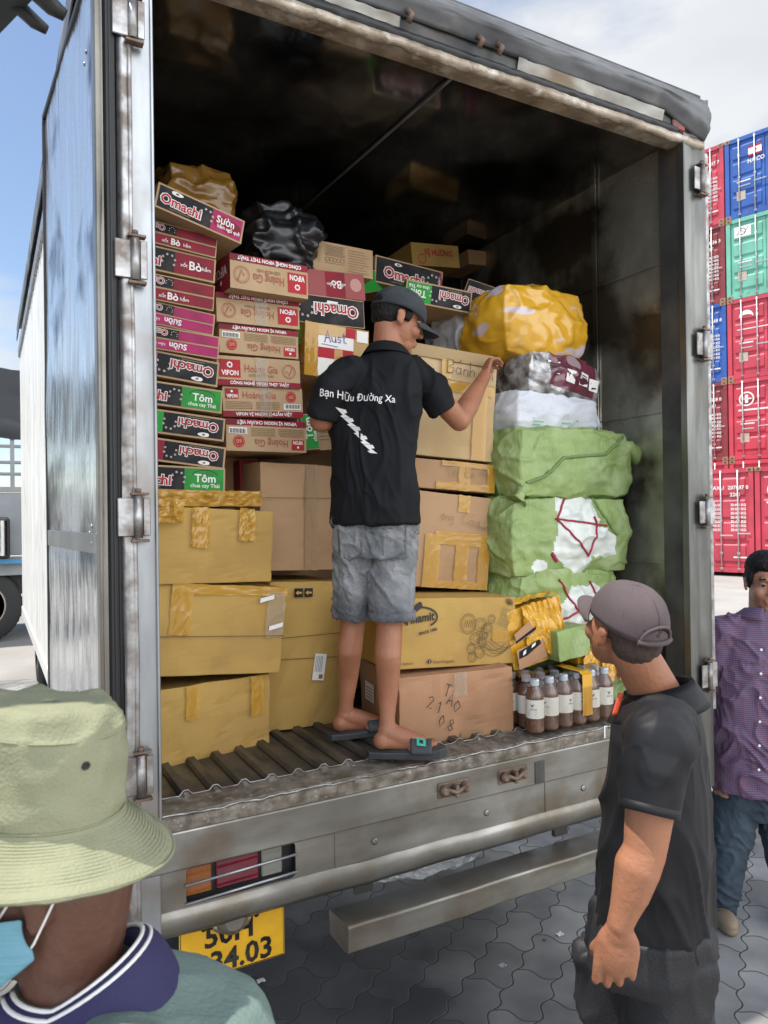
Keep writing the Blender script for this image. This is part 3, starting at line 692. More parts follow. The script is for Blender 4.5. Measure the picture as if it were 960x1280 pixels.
redm = mat('red lamp', (.25, .03, .02), .4, col2=(.12, .04, .03), scale=20)
bm = bmesh.new(); box(bm, 2.66, 2.74, Y0-.012, Y0-.002, 3.585, 3.625, .004); tp('marker_lamp', bm, redm)
# roof cover hanging over the header
bm = bmesh.new()
def rc(u, v):
    x = OL-.03+u*(OR-OL+.015)
    sag = .012*fbm((x, 0, 0), 1.4, 2)+.006*fbm((x, 0, 3), 5, 2); endd = max(0, (u-.90)/.10)
    low = 3.642+sag-.075*endd
    pr = [(-.012, low), (-.05+.008*fbm((x, 1, 0), 3), low+.045), (-.052, 3.706+sag*.9-.03*endd), (-.030, 3.748-.008*endd), (.05, 3.782), (1.0, 3.79), (YF-Y0, 3.79)]
    k = v*(len(pr)-1); i = min(int(k), len(pr)-2); f = k-i; a = pr[i][0]*(1-f)+pr[i+1][0]*f; b_ = pr[i][1]*(1-f)+pr[i+1][1]*f
    w_ = .006*fbm((x, k*.7, 5), 6, 3)+.008*endd*nz3((x*20, k, 0)); return (x, Y0+a+w_, b_+w_*.5)
noisy_grid(bm, rc, 160, 24)
for xx, s in ((OL-.03, -1), (OR-.012, 1)):
    noisy_grid(bm, lambda u, v: (xx+s*.004*fbm((0, u*9, v), 2), Y0-.03+u*(YF-Y0+.03), 3.75+.03*min(1, u*60)-v*.12+.004*fbm((s, u*20, v), 2)), 60, 4)
rcv = tp('roof_cover', bm, tarp)
md = rcv.modifiers.new('t', 'SOLIDIFY'); md.thickness = .006; md.offset = -1
# folded left door
hx, hy = .300, Y0-.02; dx, dy = .225, 3.30
bm = bmesh.new()
def dr(u, v):
    z = 1.00+v*2.53; x = hx+(dx-hx)*u; y = hy+(dy-hy)*u
    return (x-.008+.008*fbm((0, y*1.2, z*.5), 2.2, 5), y, z)
noisy_grid(bm, dr, 50, 110)
door = tp('rear_door', bm, steel_mirror)
bm = bmesh.new()
def dback(u, v): p = dr(u, v); return (p[0]+.04, p[1], p[2])
noisy_grid(bm, dback, 4, 4); ddr = Matrix.Rotation(math.atan2(hx-dx, dy-hy), 4, 'Z')
for a, b_ in ((1.0, 3.53),):
    Mx = Matrix.Translation((hx, hy, 0)) @ ddr
    box(bm, -.016, .036, 1.075, 1.095, 1.0, 3.53, .003, M=Mx)
    box(bm, -.016, .036, .0, 1.09, 3.53, 3.55, .003, M=Mx); box(bm, -.016, .036, .0, 1.09, .985, 1.0, .003, M=Mx)
wlink('door_frame', bm, gasket, door)
bm = bmesh.new(); box(bm, -.022, .005, .015, .055, 1.0, 3.53, .004, M=Mx); wlink('door_trim', bm, mat('brown trim', (.25, .23, .2), .3, .8, col2=(.14, .13, .11), scale=3), door)
bm = bmesh.new(); box(bm, -.024, -.012, .05, 1.0, 1.80, 1.86, .002, M=Mx); wlink('door_strap', bm, mat('dull strap', (.32, .32, .31), .35, .8, col2=(.2, .2, .19), scale=4), door)
bm = bmesh.new()
for q in ((.12, 1.88), (.12, 1.83), (.15, 1.86), (.93, 1.84), (.12, 3.28), (.15, 3.26)):
    lathe(bm, [(.006, 0), (.006, .004), (.002, .006)], 8, M=Mx @ Matrix.Translation((-.020, q[0], q[1])) @ Matrix.Rotation(-pi/2, 4, 'Y'))
wlink('door_rivet', bm, hinge_m, door)
# folded right door (seen as a thin edge)
bm = bmesh.new(); box(bm, OR+.004, OR+.028, Y0+.0, Y0+1.1, 1.0, 3.53, .003); rd = tp('rear_door', bm, hinge_m)
# chassis, wheels
bm = bmesh.new(); 
for x in (1.13, 2.02): box(bm, x-.04, x+.04, Y0+.3, YF+2.0, .62, .86)
for y in (2.9, 4.0, 5.2, 6.4, 7.6): box(bm, .45, 2.72, y, y+.08, .87, .965)
tp('chassis', bm, steel_dark)
def wheel(parent, c, r, w, axis='X', rimm=None, sgn=-1, wl=wlink):
    bm = bmesh.new(); pr = [(r*.60, -w/2), (r*.93, -w/2), (r, -w*.32), (r, w*.32), (r*.93, w/2), (r*.60, w/2)]
    Mr = Matrix.Translation(c) @ Matrix.Rotation(pi/2 if axis == 'X' else 0, 4, 'Y') @ (Matrix.Rotation(pi/2, 4, 'X') if axis == 'Y' else Matrix())
    lathe(bm, pr, 40, M=Mr)
    for k in range(40):
        a = 2*pi*k/40
        box(bm, r*.995, r*1.012, -.012, .012, -w*.3, w*.3, M=Mr @ Matrix.Rotation(a, 4, 'Z'))
    wh = wl('wheel', bm, rubber, parent)
    bm = bmesh.new(); z = sgn*w/2
    lathe(bm, [(r*.60, z), (r*.56, z*1.02), (r*.52, z*.5), (r*.30, z*.35), (r*.28, z*.8), (r*.12, z*.85), (r*.02, z*.85)], 36, M=Mr)
    for k in range(10):
        a = 2*pi*k/10; lathe(bm, [(r*.03, z*.35), (r*.03, z*.62)], 8, c=(r*.40*cos(a), r*.40*sin(a), 0), M=None if False else Mr)
    wl('rim', bm, rimm or hinge_m, wh)
for x in (.62, 2.56):
    for y in (5.6, 9.4): wheel(truck, (x, y, .46), .46, .26, sgn=-1 if x < 1 else 1)
bm = bmesh.new(); 
for zz in (.55, .75): box(bm, .30, .325, 2.9, 4.9, zz, zz+.09, .004)
for y in (3.1, 3.9, 4.7): box(bm, .325, .35, y, y+.05, .50, .97)
tp('side_guard', bm, white_paint)
# cab ahead (behind the load, out of view from the rear)
bm = bmesh.new(); prism(bm, [(8.2, .6), (10.1, .6), (10.15, 1.5), (9.8, 2.6), (9.5, 2.75), (8.2, 2.75)], .5, 2.68, 'X'); tp('cab', bm, white_paint)
bm = bmesh.new(); box(bm, .493, .498, 8.9, 9.65, 1.65, 2.4, .01); tp('cab_window', bm, gasket)

# ------------------------------------------------------------------ stacked containers
ca = V((-.70, .714)).normalized()  # camera-space direction away to the left along the door faces
fd = (R0*ca.x + V((Fw.x, Fw.y, 0))*ca.y).normalized(); fn = V((0, 0, 1)).cross(fd).normalized()
if fn.dot(V((-1, -1, 0))) < 0: fn = -fn     # outward normal (towards the camera side)
LT = {}
def container(px, D, z, h, mname, col, label, side, art, letters=None, group='shipping containers stacked behind the truck'):
    """side +1: container extends to the right/near of px; -1: to the left/away"""
    base = at(px, 640, D=D); base.z = z
    ux = -fd; w = 2.40
    O = base + (ux*.02 if side > 0 else -ux*(w+.02))
    M = Matrix((ux, -fn, V((0, 0, 1)))).transposed().to_4x4(); M.translation = O
    r = thing('shipping_container', label, 'container', mw=M, group=group)
    cm = mat('container '+mname, col, .5, col2=tuple(c*.72 for c in col), scale=1.2, bump=.1, bscale=5, dirt=(.22, .12, .08), dscale=2.5, dlo=.66, dhi=.85)
    bm = bmesh.new()
    box(bm, .06, w-.06, .16, 6.0, .10, h-.04)
    box(bm, 0, .13, .0, .14, .0, h); box(bm, w-.13, w, .0, .14, 0, h); box(bm, .131, w-.131, .01, .14, h-.13, h-.001); box(bm, .131, w-.131, .01, .14, .001, .15)
    for x in (0, w-.1): box(bm, x+.002, x+.098, .141, 6.05, .002, .14); box(bm, x+.002, x+.098, .141, 6.05, h-.1, h-.004)
    n = 34
    for i in range(n):
        for x, s in ((.06, -1), (w-.06, 1)): box(bm, x-.02, x+.02, .25+i*.168, .25+i*.168+.08, .14, h-.1)
    link('container_body', bm, cm, r)
    for k in (0, 1):
        bm = bmesh.new(); x0 = .135+k*(w/2-.13); x1 = x0+w/2-.145
        box(bm, x0, x1, .05, .09, .155, h-.135, .006)
        nb = 3 if art in ('stripe3', 'blank') else 4
        hh = (h-.45)/nb
        for i in range(nb):
            zz = .24+i*hh; prism(bm, [(.049, zz+.05), (.020, zz+.09), (.020, zz+hh-.10), (.049, zz+hh-.06)], x0+.10, x1-.10, 'X')
        d = link('container_door', bm, cm, r)
        for xx in (x0+.30, x1-.28):
            bm = bmesh.new(); tube(bm, [(xx, -.015, .06), (xx, -.015, h-.05)], .019, 8)
            for zz in (.1, .55, h*.5, h-.6, h-.1): box(bm, xx-.035, xx+.035, -.02, .02, zz-.03, zz+.03, .004)
            if True:
                box(bm, xx-.02, xx+.34, -.035, -.022, .95+.18*((xx*7) % 1), .985+.18*((xx*7) % 1), .002)
            link('locking_rod', bm, mat('galvanised rod', (.5, .5, .48), .4, .7), d)
    bm = bmesh.new()
    for x in (0, w-.178):
        for zz in (-.004, h-.114):
            box(bm, x-.003, x+.178+.003, -.012, .165, zz, zz+.118, .006)
    for x in (.09, w-.09):
        for zz in (.055, h-.055):
            box(bm, x-.03, x+.03, -.016, -.0125, zz-.02, zz+.02, mi=1)
    link('corner_casting', bm, [mat('rusty casting', (.24, .12, .07), .7, col2=(.32, .2, .12), scale=8), gasket], r)
    # lettering
    dc = Decal(w, h); wt = i_white
    if art == 'cargo':   # right-hand door data block
        u0 = w-.62
        dc.text(letters[0], u0+.2, h-.55, .11, wt, 1, .02); dc.text(letters[1], u0+.11, h-.75, .11, wt, 1, .02)
        for i in range(7):
            zz = h-1.05-i*.12
            if i % 4 == 3: zz -= .0
            dc.text('30.480 KG', u0+.20, zz, .075, wt, 1, .03, maxw=.42)
            dc.text('MAX.GR.', u0-.42, zz, .075, wt, 1, .03, maxw=.32)
        dc.text('CAXU', u0-.4, h-.55, .11, wt, 1, .02)
        dc.rect(u0+.05, .42, u0+.42, .46, wt, 1)
    else:
        if art == 'haico':
            dc.rect(.72, h-.72, 1.12, h-.40, wt, 1); dc.rect(.72, h-.46, 1.12, h-.40, i_red, 2); dc.rect(.72, h-.72, 1.12, h-.66, i_red, 2); dc.poly([(.86, h-.56), (.92, h-.50), (.98, h-.56), (.92, h-.62)], i_red, 2)
            dc.text('HAICO', .95, h-.86, .14, wt, 1, .02, maxw=.5)
        elif art == 'sticker':
            dc.rect(.26, h-.62, .76, h-.28, wt, 1); dc.ring(.50, h-.45, .1, .02, i_ink, 2); dc.line([(.33, h-.55), (.46, h-.4), (.56, h-.5), (.68, h-.34)], .02, i_ink, 2)
        elif art == 'crescent':
            dc.poly([(.58+.22*cos(a), h-.62+.22*sin(a)) for a in [pi*k/10 for k in range(11)]]+[(.58+.2*cos(a), h-.62+.08*sin(a)) for a in [pi-pi*k/10 for k in range(11)]], wt, 1)
            dc.text('www.crescent', .9, h-1.0, .06, wt, 1, .02, maxw=.9) if False else dc.line([(.3, h-1.0), (1.3, h-1.0)], .03, wt, 1)
        elif art == 'roundel':
            dc.ring(.55, h-.65, .21, .045, wt, 1); dc.rect(.50, h-.78, .60, h-.52, wt, 1); dc.rect(.40, h-.67, .70, h-.63, wt, 1); dc.line([(.3, h-1.0), (1.4, h-1.0)], .05, wt, 1)
        dc.rect(.35, .55, .62, .84, mat('worn sticker', (.5, .44, .36), .6, col2=(.35, .3, .25), scale=20), 1)
        dc.rect(.36, 1.12, .78, 1.16, wt, 1)
    dc.build('lettering', r, lambda u, v, e: (u, .016-e*3, v), eps=.0)
    return r
RED = (.54, .055, .085); MAR = (.24, .035, .04); BLU = (.03, .11, .40); GRN = (.17, .48, .36)
rows_ = [3.54, 6.13, 8.72, 11.31]
D2 = 23.7
spec_r = [('crimson', RED, 'roundel', 'red container with a white round emblem above the bottom red one, beside the maroon one'),
          ('crimson', RED, 'crescent', 'red container with a white crescent, directly below the mint green container'),
          ('mint', GRN, 'sticker', 'mint green container with a white sticker, below the dark blue one'),
          ('blue', BLU, 'haico', 'dark blue container lettered HAICO at the top of the stack')]
spec_l = [('maroon', MAR, ('14058 0', '2261'), 'maroon container below the narrow blue strip, next to the truck post'),
          ('blue', (.03, .14, .42), ('321168 8', '2251'), 'bright blue container mostly hidden by the truck, below the maroon one'),
          ('maroon', MAR, ('340636 3', '2261'), 'dark maroon container with white figures below the top red container'),
          ('crimson', RED, ('319807 7', '2261'), 'red container with white figures topmost beside the truck roof corner')]
for z, (mn, c, art, lb) in zip(rows_, spec_r): container(912, D2, z, 2.58, mn, c, lb, 1, art)
for z, (mn, c, let, lb) in zip(rows_, spec_l): container(912, D2, z, 2.58, mn, c, lb, -1, 'cargo', let)
for s, lb in ((1, 'container behind the bottom red one, under the emblem one'), (-1, 'container behind the bottom red one, under the maroon one')):
    container(912, D2, .02, 3.50, 'crimson', RED, lb, s, 'blank', None)
container(943, 20.6, .12, 3.0, 'crimson', RED, 'bottom red container numbered 207887 0 in white, standing next to the truck post', -1, 'cargo', ('207887 0', '2261'))
container(943, 20.6, .12, 3.0, 'crimson', RED, 'bottom red container with a white round emblem, cut by the right edge', 1, 'roundel')

# ------------------------------------------------------------------ parked cargo truck on the left
cy = 12.7; ct = thing('cargo_truck', 'grey stake-side lorry with a dark tarpaulin parked behind on the left', 'truck', (-.8, cy, 0))
grey_p = mat('grey lorry paint', (.25, .27, .28), .5, col2=(.19, .2, .21), scale=2, dirt=(.3, .26, .2), dscale=3, dlo=.55, dhi=.8)
x0, x1 = -3.6, 2.6
bm = bmesh.new(); box(bm, x0, x1, cy+.05, cy+2.4, 1.05, 1.22); 
for k in range(9): box(bm, x0+k*.75, x0+k*.75+.70, cy-.02, cy+.04, 1.36, 2.33, .01)
box(bm, x0, x1, cy-.04, cy+.05, 2.34, 2.42, .005); box(bm, x0, x1, cy-.03, cy+.05, 1.24, 1.34, .005)
wlink('side_panel', bm, grey_p, ct)
bm = bmesh.new()
for z in (2.62, 2.80, 3.05): tube(bm, [(x0, cy, z), (x1, cy, z)], .025, 8)
for k in range(12): box(bm, x0+k*.56, x0+k*.56+.06, cy-.02, cy+.03, 2.42, 3.2)
wlink('stake_rail', bm, grey_p, ct)
bm = bmesh.new()
noisy_grid(bm, lambda u, v: (x0+u*(x1-x0), cy-.05-.06*fbm((u*9, v*2, 0), 1.2)+(.12*v), 3.15+v*1.10+.05*fbm((u*6, 0, 0), 1)), 80, 14)
noisy_grid(bm, lambda u, v: (x0+u*(x1-x0), cy+.07+v*2.3, 4.25+.10*sin(v*pi)+.05*fbm((u*6, v, 0), 1)), 60, 10)
wlink('tarpaulin', bm, tarp_d, ct)
bm = bmesh.new(); box(bm, x0, x1, cy-.06, cy-.045, 1.235, 1.30, .002); wlink('blue_stripe', bm, mat('blue stripe', (.06, .25, .45), .5), ct)
bm = bmesh.new(); box(bm, .0, .30, cy-.30, cy-.22, 1.32, 1.95, .05, segs=3); mirr = wlink('wing_mirror', bm, gasket, ct)
bm = bmesh.new(); box(bm, .04, .26, cy-.306, cy-.301, 1.37, 1.90); wlink('mirror_glass', bm, mat('mirror glass', (.8, .8, .8), .03, 1), mirr)
bm = bmesh.new(); box(bm, x0, x1, cy+.4, cy+2.0, .72, 1.04); wlink('chassis', bm, steel_dark, ct)
for x in (-.10, -1.4, 2.3):
    wheel(ct, (x, cy+.25, .58), .58, .30, axis='Y', rimm=mat('pale rim', (.45, .42, .36), .5, .3, col2=(.3, .27, .22), scale=6), sgn=1)
# ------------------------------------------------------------------ awning edge overhead
aw = thing('awning', 'dark awning edge with metal clips at the top left corner', 'awning', tuple(at(-60, -60, D=1.6)))
bm = bmesh.new(); A = at(-4, 46, Z=2.75); B = at(110, -72, Z=2.75)
C = V((B.x-.02, 1.10, B.z)); Dq = V((-6, 1.2, B.z)); E_ = V((-6, 2.6, B.z))  # unseen rest of the awning, shaped so its shadow spares the hat brim
dn = V((0, 0, -.02))
up_ = V((0, 0, .03)); vs = [bm.verts.new(p) for p in (A, B, C, Dq, E_)]; vt = [bm.verts.new(p+up_) for p in (A, B, C, Dq, E_)]
bm.faces.new(vs); bm.faces.new(vt[::-1])
for i in range(5): bm.faces.new((vs[i], vt[i], vt[(i+1) % 5], vs[(i+1) % 5]))
bmesh.ops.recalc_face_normals(bm, faces=bm.faces); wlink('awning_sheet', bm, tarp_d, aw)
bm = bmesh.new()
for q_, r in (((34, 22), .013), ((56, 3), .016)):
    p = at(*q_, Z=2.742); tube(bm, [p+V((-.02, 0, .02)), p+V((.012, 0, -.004)), p+V((.03, 0, -.012))], [r, r*.9, r*.6], 10)
wlink('awning_clip', bm, gasket, aw)
for q in ((-2.6, 1.1), (-5.6, 1.1)):
    bm = bmesh.new(); box(bm, q[0], q[0]+.12, q[1], q[1]+.12, 0, A.z-.001, .01); wlink('awning_post', bm, steel_dark, aw)
# ------------------------------------------------------------------ cartons: printed designs
def stars(dc, u, v, r, m=i_white):
    for k in range(6):
        a = pi*.15+pi*1.25*k/5; x, y = u+r*cos(a-1.0), v+r*sin(a-1.0); q = r*.23
        for j, (mm, s) in enumerate(((m, 1), (i_red, .5))): dc.poly([(x+q*s*(1 if i % 2 == 0 else .45)*cos(pi*i/5), y+q*s*(1 if i % 2 == 0 else .45)*sin(pi*i/5)) for i in range(10)], mm, 2+j)
def noodle_front(c, flav, flip=False, split=.60):
    w, h = c.w, c.h; dc = Decal(w, h, flip); b = .007
    col, t1, t2 = {'tom': (i_green, 'Tôm', 'chua cay Thái'), 'suon': (i_pink, 'Sườn', 'hầm ngũ quả'), 'bo': (i_maroon, 'Bò', 'xốt   hầm')}[flav]
    s = w*split; dc.rect(b, b, s, h-b, i_black, 0); dc.rect(s, b, w-b, h-b, col, 0)
    k = h*.40; dc.text('Omachi', s*.44, h*.46, k, i_white, 1, .075, maxw=s*.76, rot=-.03); dc.text('Omachi', s*.44, h*.46, k, i_red, 2, .02, maxw=s*.72, rot=-.03)
    dc.poly([(s*.34+.022*cos(a)*(1+.1*cos(3*a)), h*.82+.008*sin(a)) for a in [2*pi*i/14 for i in range(14)]], i_white, 1); dc.text('Mì', s*.34, h*.82, h*.09, i_black, 2, .02, shear=.3)
    dc.rect(s*.25, h*.13, s*.62, h*.16, i_brown, 1)
    stars(dc, s*.90, h*.50, h*.26)
    cu = (s+w)/2
    if flav == 'tom':
        dc.ring(cu, h*.62, (w-s)*.32, .0022, i_black, 1, ry=h*.26, a0=.2, a1=pi-.1)
        dc.text(t1, cu, h*.56, h*.33, i_white, 2, .02, maxw=(w-s)*.6); dc.text(t2, cu, h*.26, h*.16, i_white, 2, .015, maxw=(w-s)*.8)
    elif flav == 'suon':
        dc.poly([(cu+(w-s)*.42*cos(a), h*.47+h*.3*sin(a)*(1+.15*sin(4*a))) for a in [2*pi*i/18 for i in range(18)]], i_maroon, 1)
        dc.text(t1, cu-.01, h*.60, h*.30, i_white, 2, .02, maxw=(w-s)*.55); dc.text(t2, cu+.006, h*.33, h*.15, i_white, 2, .02, maxw=(w-s)*.7)
    else:
        dc.text(t1, cu, h*.5, h*.36, i_white, 2, .02); dc.text('xốt', cu-(w-s)*.28, h*.46, h*.15, i_white, 2, .01); dc.text('hầm', cu+(w-s)*.27, h*.46, h*.15, i_white, 2, .01)
    dc.build('printed_panel', c.root, c.front)
def noodle_bands(c, flav, split=.60):
    """side with a strip of the black panel above and the flavour band below, printed upside down"""
    w, h = c.w, c.h; dc = Decal(w, h); b = .005
    col = {'suon': i_pink, 'bo': i_maroon}[flav]; s = w*split
    dc.rect(b, h*.54, s, h-b, i_black, 0); dc.rect(s, h*.54, w-b, h-b, col, 0)
    dc.text('Omachi', s*.62, h*.76, h*.26, i_white, 1, .07, rot=pi); dc.text('Omachi', s*.62, h*.76, h*.26, i_red, 2, .01, rot=pi)
    stars(dc, s*.93, h*.74, h*.13)
    dc.rect(b, b, w-b, h*.46, col, 0)
    if flav == 'suon': dc.text('Sườn', w*.60, h*.25, h*.26, i_white, 2, .03, rot=pi); dc.text('hầm ngũ quả', w*.38, h*.24, h*.12, i_white, 2, .01, rot=pi)
    else: dc.text('Bò', w*.60, h*.25, h*.28, i_white, 2, .03); dc.text('hầm', w*.71, h*.22, h*.14, i_white, 2, .01); dc.text('xốt', w*.50, h*.22, h*.14, i_white, 2, .01)
    dc.build('printed_panel', c.root, c.front)
def royal(c, kind=0, flip=False):
    w, h = c.w, c.h; dc = Decal(w, h, flip)
    dc.rect(.0, .0, w, h*.19, i_maroon, 0)
    dc.text('CÔNG NGHỆ VIFON THỊT THẬT' if kind == 0 else 'VIFON VỊ NGON CHUẨN VIỆT', w*.5, h*.095, h*.105, i_white, 1, .03, maxw=w*.82)
    if kind == 0:
        dc.rect(w*.02, h*.28, w*.27, h*.88, i_red, 0); dc.text('VIFON', w*.145, h*.43, h*.17, i_white, 1, .03, maxw=w*.2)
        for k in range(8): a = 2*pi*k/8; dc.disc(w*.145+.009*cos(a), h*.70+.009*sin(a), .0035, i_white, 1, 8)
        dc.text('Hoàng Gia', w*.52, h*.62, h*.26, i_brownred, 1, .008, maxw=w*.4); dc.text('SƯỜN HEO ÁP CHẢO', w*.52, h*.38, h*.09, i_brown, 1, .01, maxw=w*.3)
        dc.ring(w*.86, h*.58, h*.24, .0022, i_brownred, 1); dc.ring(w*.86, h*.58, h*.19, .001, i_brownred, 1); dc.line([(w*.83, h*.6), (w*.86, h*.44), (w*.91, h*.76)], .004, i_brownred, 2)
    else:
        dc.rect(w*.03, h*.60, w*.19, h*.93, i_red, 0); dc.text('VIFON', w*.11, h*.69, h*.12, i_white, 1, .03, maxw=w*.13); dc.disc(w*.11, h*.84, .005, i_white, 1, 8)
        dc.text('Hoàng Gia', w*.45, h*.74, h*.24, i_brownred, 1, .008, maxw=w*.42)
        dc.disc(w*.85, h*.70, h*.19, i_red, 0); dc.ring(w*.85, h*.70, h*.15, .0015, kraft, 1); dc.text('60', w*.85, h*.70, h*.13, kraft, 1, .02)
        for i in range(5): dc.rect(w*.03, h*(.27+.055*i), w*(.36 if i < 4 else .34), h*(.285+.055*i), i_brownred if i == 4 else i_brown, 1); dc.rect(w*.40, h*(.27+.055*i), w*.70, h*(.285+.055*i), i_brown, 1)
        dc.rect(w*.75, h*.26, w*.97, h*.46, i_white, 0)
        for i in range(16): dc.rect(w*(.765+.0125*i), h*.30, w*(.765+.0125*i+.004+.003*(i*7 % 3)), h*.44, i_black, 1)
    dc.build('printed_panel', c.root, c.front)
GN = 'instant noodle cartons piled in the left stack'
NW = .38
def nood(xl, yl, xr, yr, yt, Y, label, fl, flip=False, bands=False, **k):
    A = at(xl, yl, Y); B = at(xr, yr, Y); hh = (at(xl, yt, Y)-A).length*.97
    c = carton('noodle_carton', label, 'carton', xl, yl, xr, yr, yt, Y, depth=.30, Wd=NW, group=GN, h=hh, **k)
    (noodle_bands(c, fl) if bands else noodle_front(c, fl, flip)); return c
y1 = 2.70
nood(195, 613, 281, 616, 580, y1, 'lowest noodle carton of the left stack, green panel reading Tôm, on a taped box', 'tom')
nood(195, 576, 280, 587, 546, y1+.005, 'black noodle carton upside down with a red end, second from the bottom', 'bo', True)
nood(195, 541, 279.5, 552, 510, y1+.01, 'black noodle carton upside down with a green end, third from the bottom', 'tom', True)
nood(195, 506, 277, 517, 475, y1, 'green and black carton reading Tôm, fourth from the bottom of the left stack', 'tom')
nood(195, 470, 271.5, 484, 437, y1+.01, 'upside-down black carton just above the upper green Tôm carton', 'suon', True)
nood(195, 436, 273, 449, 406, y1, 'noodle carton with pink Sườn band, lowest of the banded ones', 'suon', bands=True)
nood(195, 405, 266.5, 420, 376, y1+.01, 'noodle carton with pink Sườn band, directly above the lowest banded one', 'suon', bands=True)
nood(195, 375, 267, 389, 341, y1, 'noodle carton with upright red Bò band, under the hi and Bò carton', 'bo', bands=True)
nood(195, 338, 268.5, 354, 306, y1+.01, 'noodle carton with big black hi and red Bò panel side by side', 'bo')
nood(195, 304, 270, 323, 275, y1, 'narrow banded noodle carton above the hi and Bò carton', 'bo', bands=True)
nood(195, 273, 268, 294, 248, y1+.02, 'shadowed dark noodle carton right under the tilted topmost one', 'bo', True)
c = carton('noodle_carton', 'tilted topmost noodle carton reading Omachi and Sườn in full', 'carton', 192.5, 257.5, 301, 305, 226, 2.62, 2.66, depth=.30, group=GN, h=.092); noodle_front(c, 'suon', split=.62)
# dark red side strip behind
# Hoang Gia cartons
GH = 'kraft noodle cartons piled in the second stack'
y2 = 2.78
def roy(xl, yl, xr, yr, yt, label, kind, flip, Y=y2, YR=None):
    A = at(xl, yl, Y); hh = (at(xl, yt, Y)-A).length*.98
    c = carton('kraft_carton', label, 'carton', xl, yl, xr, yr, yt, Y, YR, depth=.38, group=GH, h=hh); royal(c, kind, flip)
    if label.startswith(('upright kraft carton with', 'upside-down kraft carton with a pale')) : strip(c.root, 'tape', c.front, c.w*.45, 0, c.w*.60, c.h, tape_clear, .001, eps=.003)
    return c
roy(283, 563, 383, 566, 522, 'lowest kraft Hoàng Gia carton, upside down, over the plain tan box', 1, True)
roy(279.5, 520.5, 379, 522, 482, 'upright kraft carton with barcode, second from the bottom of its stack', 1, False, y2+.01)
roy(272, 480.5, 375.5, 486, 443, 'upright kraft carton with large red VIFON square and check emblem', 0, False)
roy(274.5, 440, 373, 449, 403, 'upside-down kraft carton with barcode at its upper left', 1, True, y2+.01)
roy(271, 401.5, 374.5, 412, 364, 'upside-down kraft carton with a pale tape strip, second from the top', 0, True)
c = roy(288, 359, 385, 374, 315, 'turned topmost kraft carton with its red end showing, under the black bag', 0, True, 2.70, 2.72)
dc = Decal(c.d, c.h); dc.rect(.0, .0, c.d, c.h, i_maroon, 0); dc.text('VIFON', c.d*.72, c.h*.6, c.h*.3, i_white, 1, .02, rot=pi, maxw=.15); dc.disc(c.d*.75, c.h*.3, .01, i_white, 1, 8); dc.build('printed_end', c.root, c.left)
# slivers between the stacks
def plainc(name, label, cat, *a, **k): return carton(name, label, cat, *a, **k)
c = plainc('noodle_carton', 'red noodle carton standing on end behind the kraft stack', 'carton', 372, 560, 389, 556, 430, 2.90, depth=.3, m=i_maroon, group='cartons wedged behind the kraft stack')
dc = Decal(c.w, c.h); dc.text('Bò hầm', c.w*.5, c.h*.25, .03, i_white, 1, .02, rot=pi/2); dc.build('printed_panel', c.root, c.front)
c = plainc('noodle_carton', 'green noodle carton standing on end left of the worker', 'carton', 381, 563, 400, 561, 518, 2.88, depth=.3, m=kraft, group='cartons wedged behind the kraft stack')
dc = Decal(c.w, c.h); dc.rect(.004, .004, c.w-.004, c.h-.004, i_green, 0); dc.text('Tôm', c.w*.4, c.h*.6, .035, i_white, 1, .02, rot=pi/2); dc.text('chua cay', c.w*.75, c.h*.5, .018, i_white, 1, .02, rot=pi/2); dc.build('printed_panel', c.root, c.front)
c = plainc('noodle_carton', 'small kraft carton behind the worker hip', 'carton', 400, 563, 424, 561, 500, 2.92, depth=.3, m=kraft, group='cartons wedged behind the kraft stack')
dc = Decal(c.w, c.h)
for i in range(9): dc.rect(.008, c.h*(.2+.07*i), c.w-.008, c.h*(.215+.07*i), i_brown, 0)
dc.build('printed_panel', c.root, c.front)
c = plainc('noodle_carton', 'thin green sliver of a carton beside the kraft stack', 'carton', 373, 430, 379, 430, 383, 2.92, depth=.3, m=i_green, group='cartons wedged behind the kraft stack')
c = plainc('noodle_carton', 'dark red carton in the gap above the tall taped box', 'carton', 300, 612, 325, 612, 575, 3.05, depth=.3, m=i_maroon, group='cartons wedged behind the kraft stack')
# shipping-taped box AUST, hidden behind worker's shoulder
c = plainc('parcel_box', 'white and red parcel wrapped in brown tape with handwriting, left of the worker head', 'parcel', 380, 468, 460, 478, 401, 2.86, depth=.35, m=tape)
dc = Decal(c.w, c.h); w, h = c.w, c.h
dc.rect(w*.2, h*.02, w*.75, h*.98, i_white, 0); dc.rect(w*.2, h*.36, w*.75, h*.56, i_red, 1); dc.rect(w*.62, h*.8, w*.78, h*.99, i_red, 1); dc.rect(w*.8, h*.75, w*.98, h*.97, i_white, 1); dc.rect(0, h*.78, w*.62, h, tape, 2); dc.rect(w*.45, 0, w*.58, h*.55, tape, 2)
dc.hand('Aust', w*.3, h*.66, .05, i_blue, .004, .08, 3); dc.line([(w*.25, h*.62), (w*.5, h*.6)], .002, i_blue, 3)
dc.build('parcel_label', c.root, c.front); strip(c.root, 'tape', c.front, 0, 0, w*.2, h, tape, .005, 3)
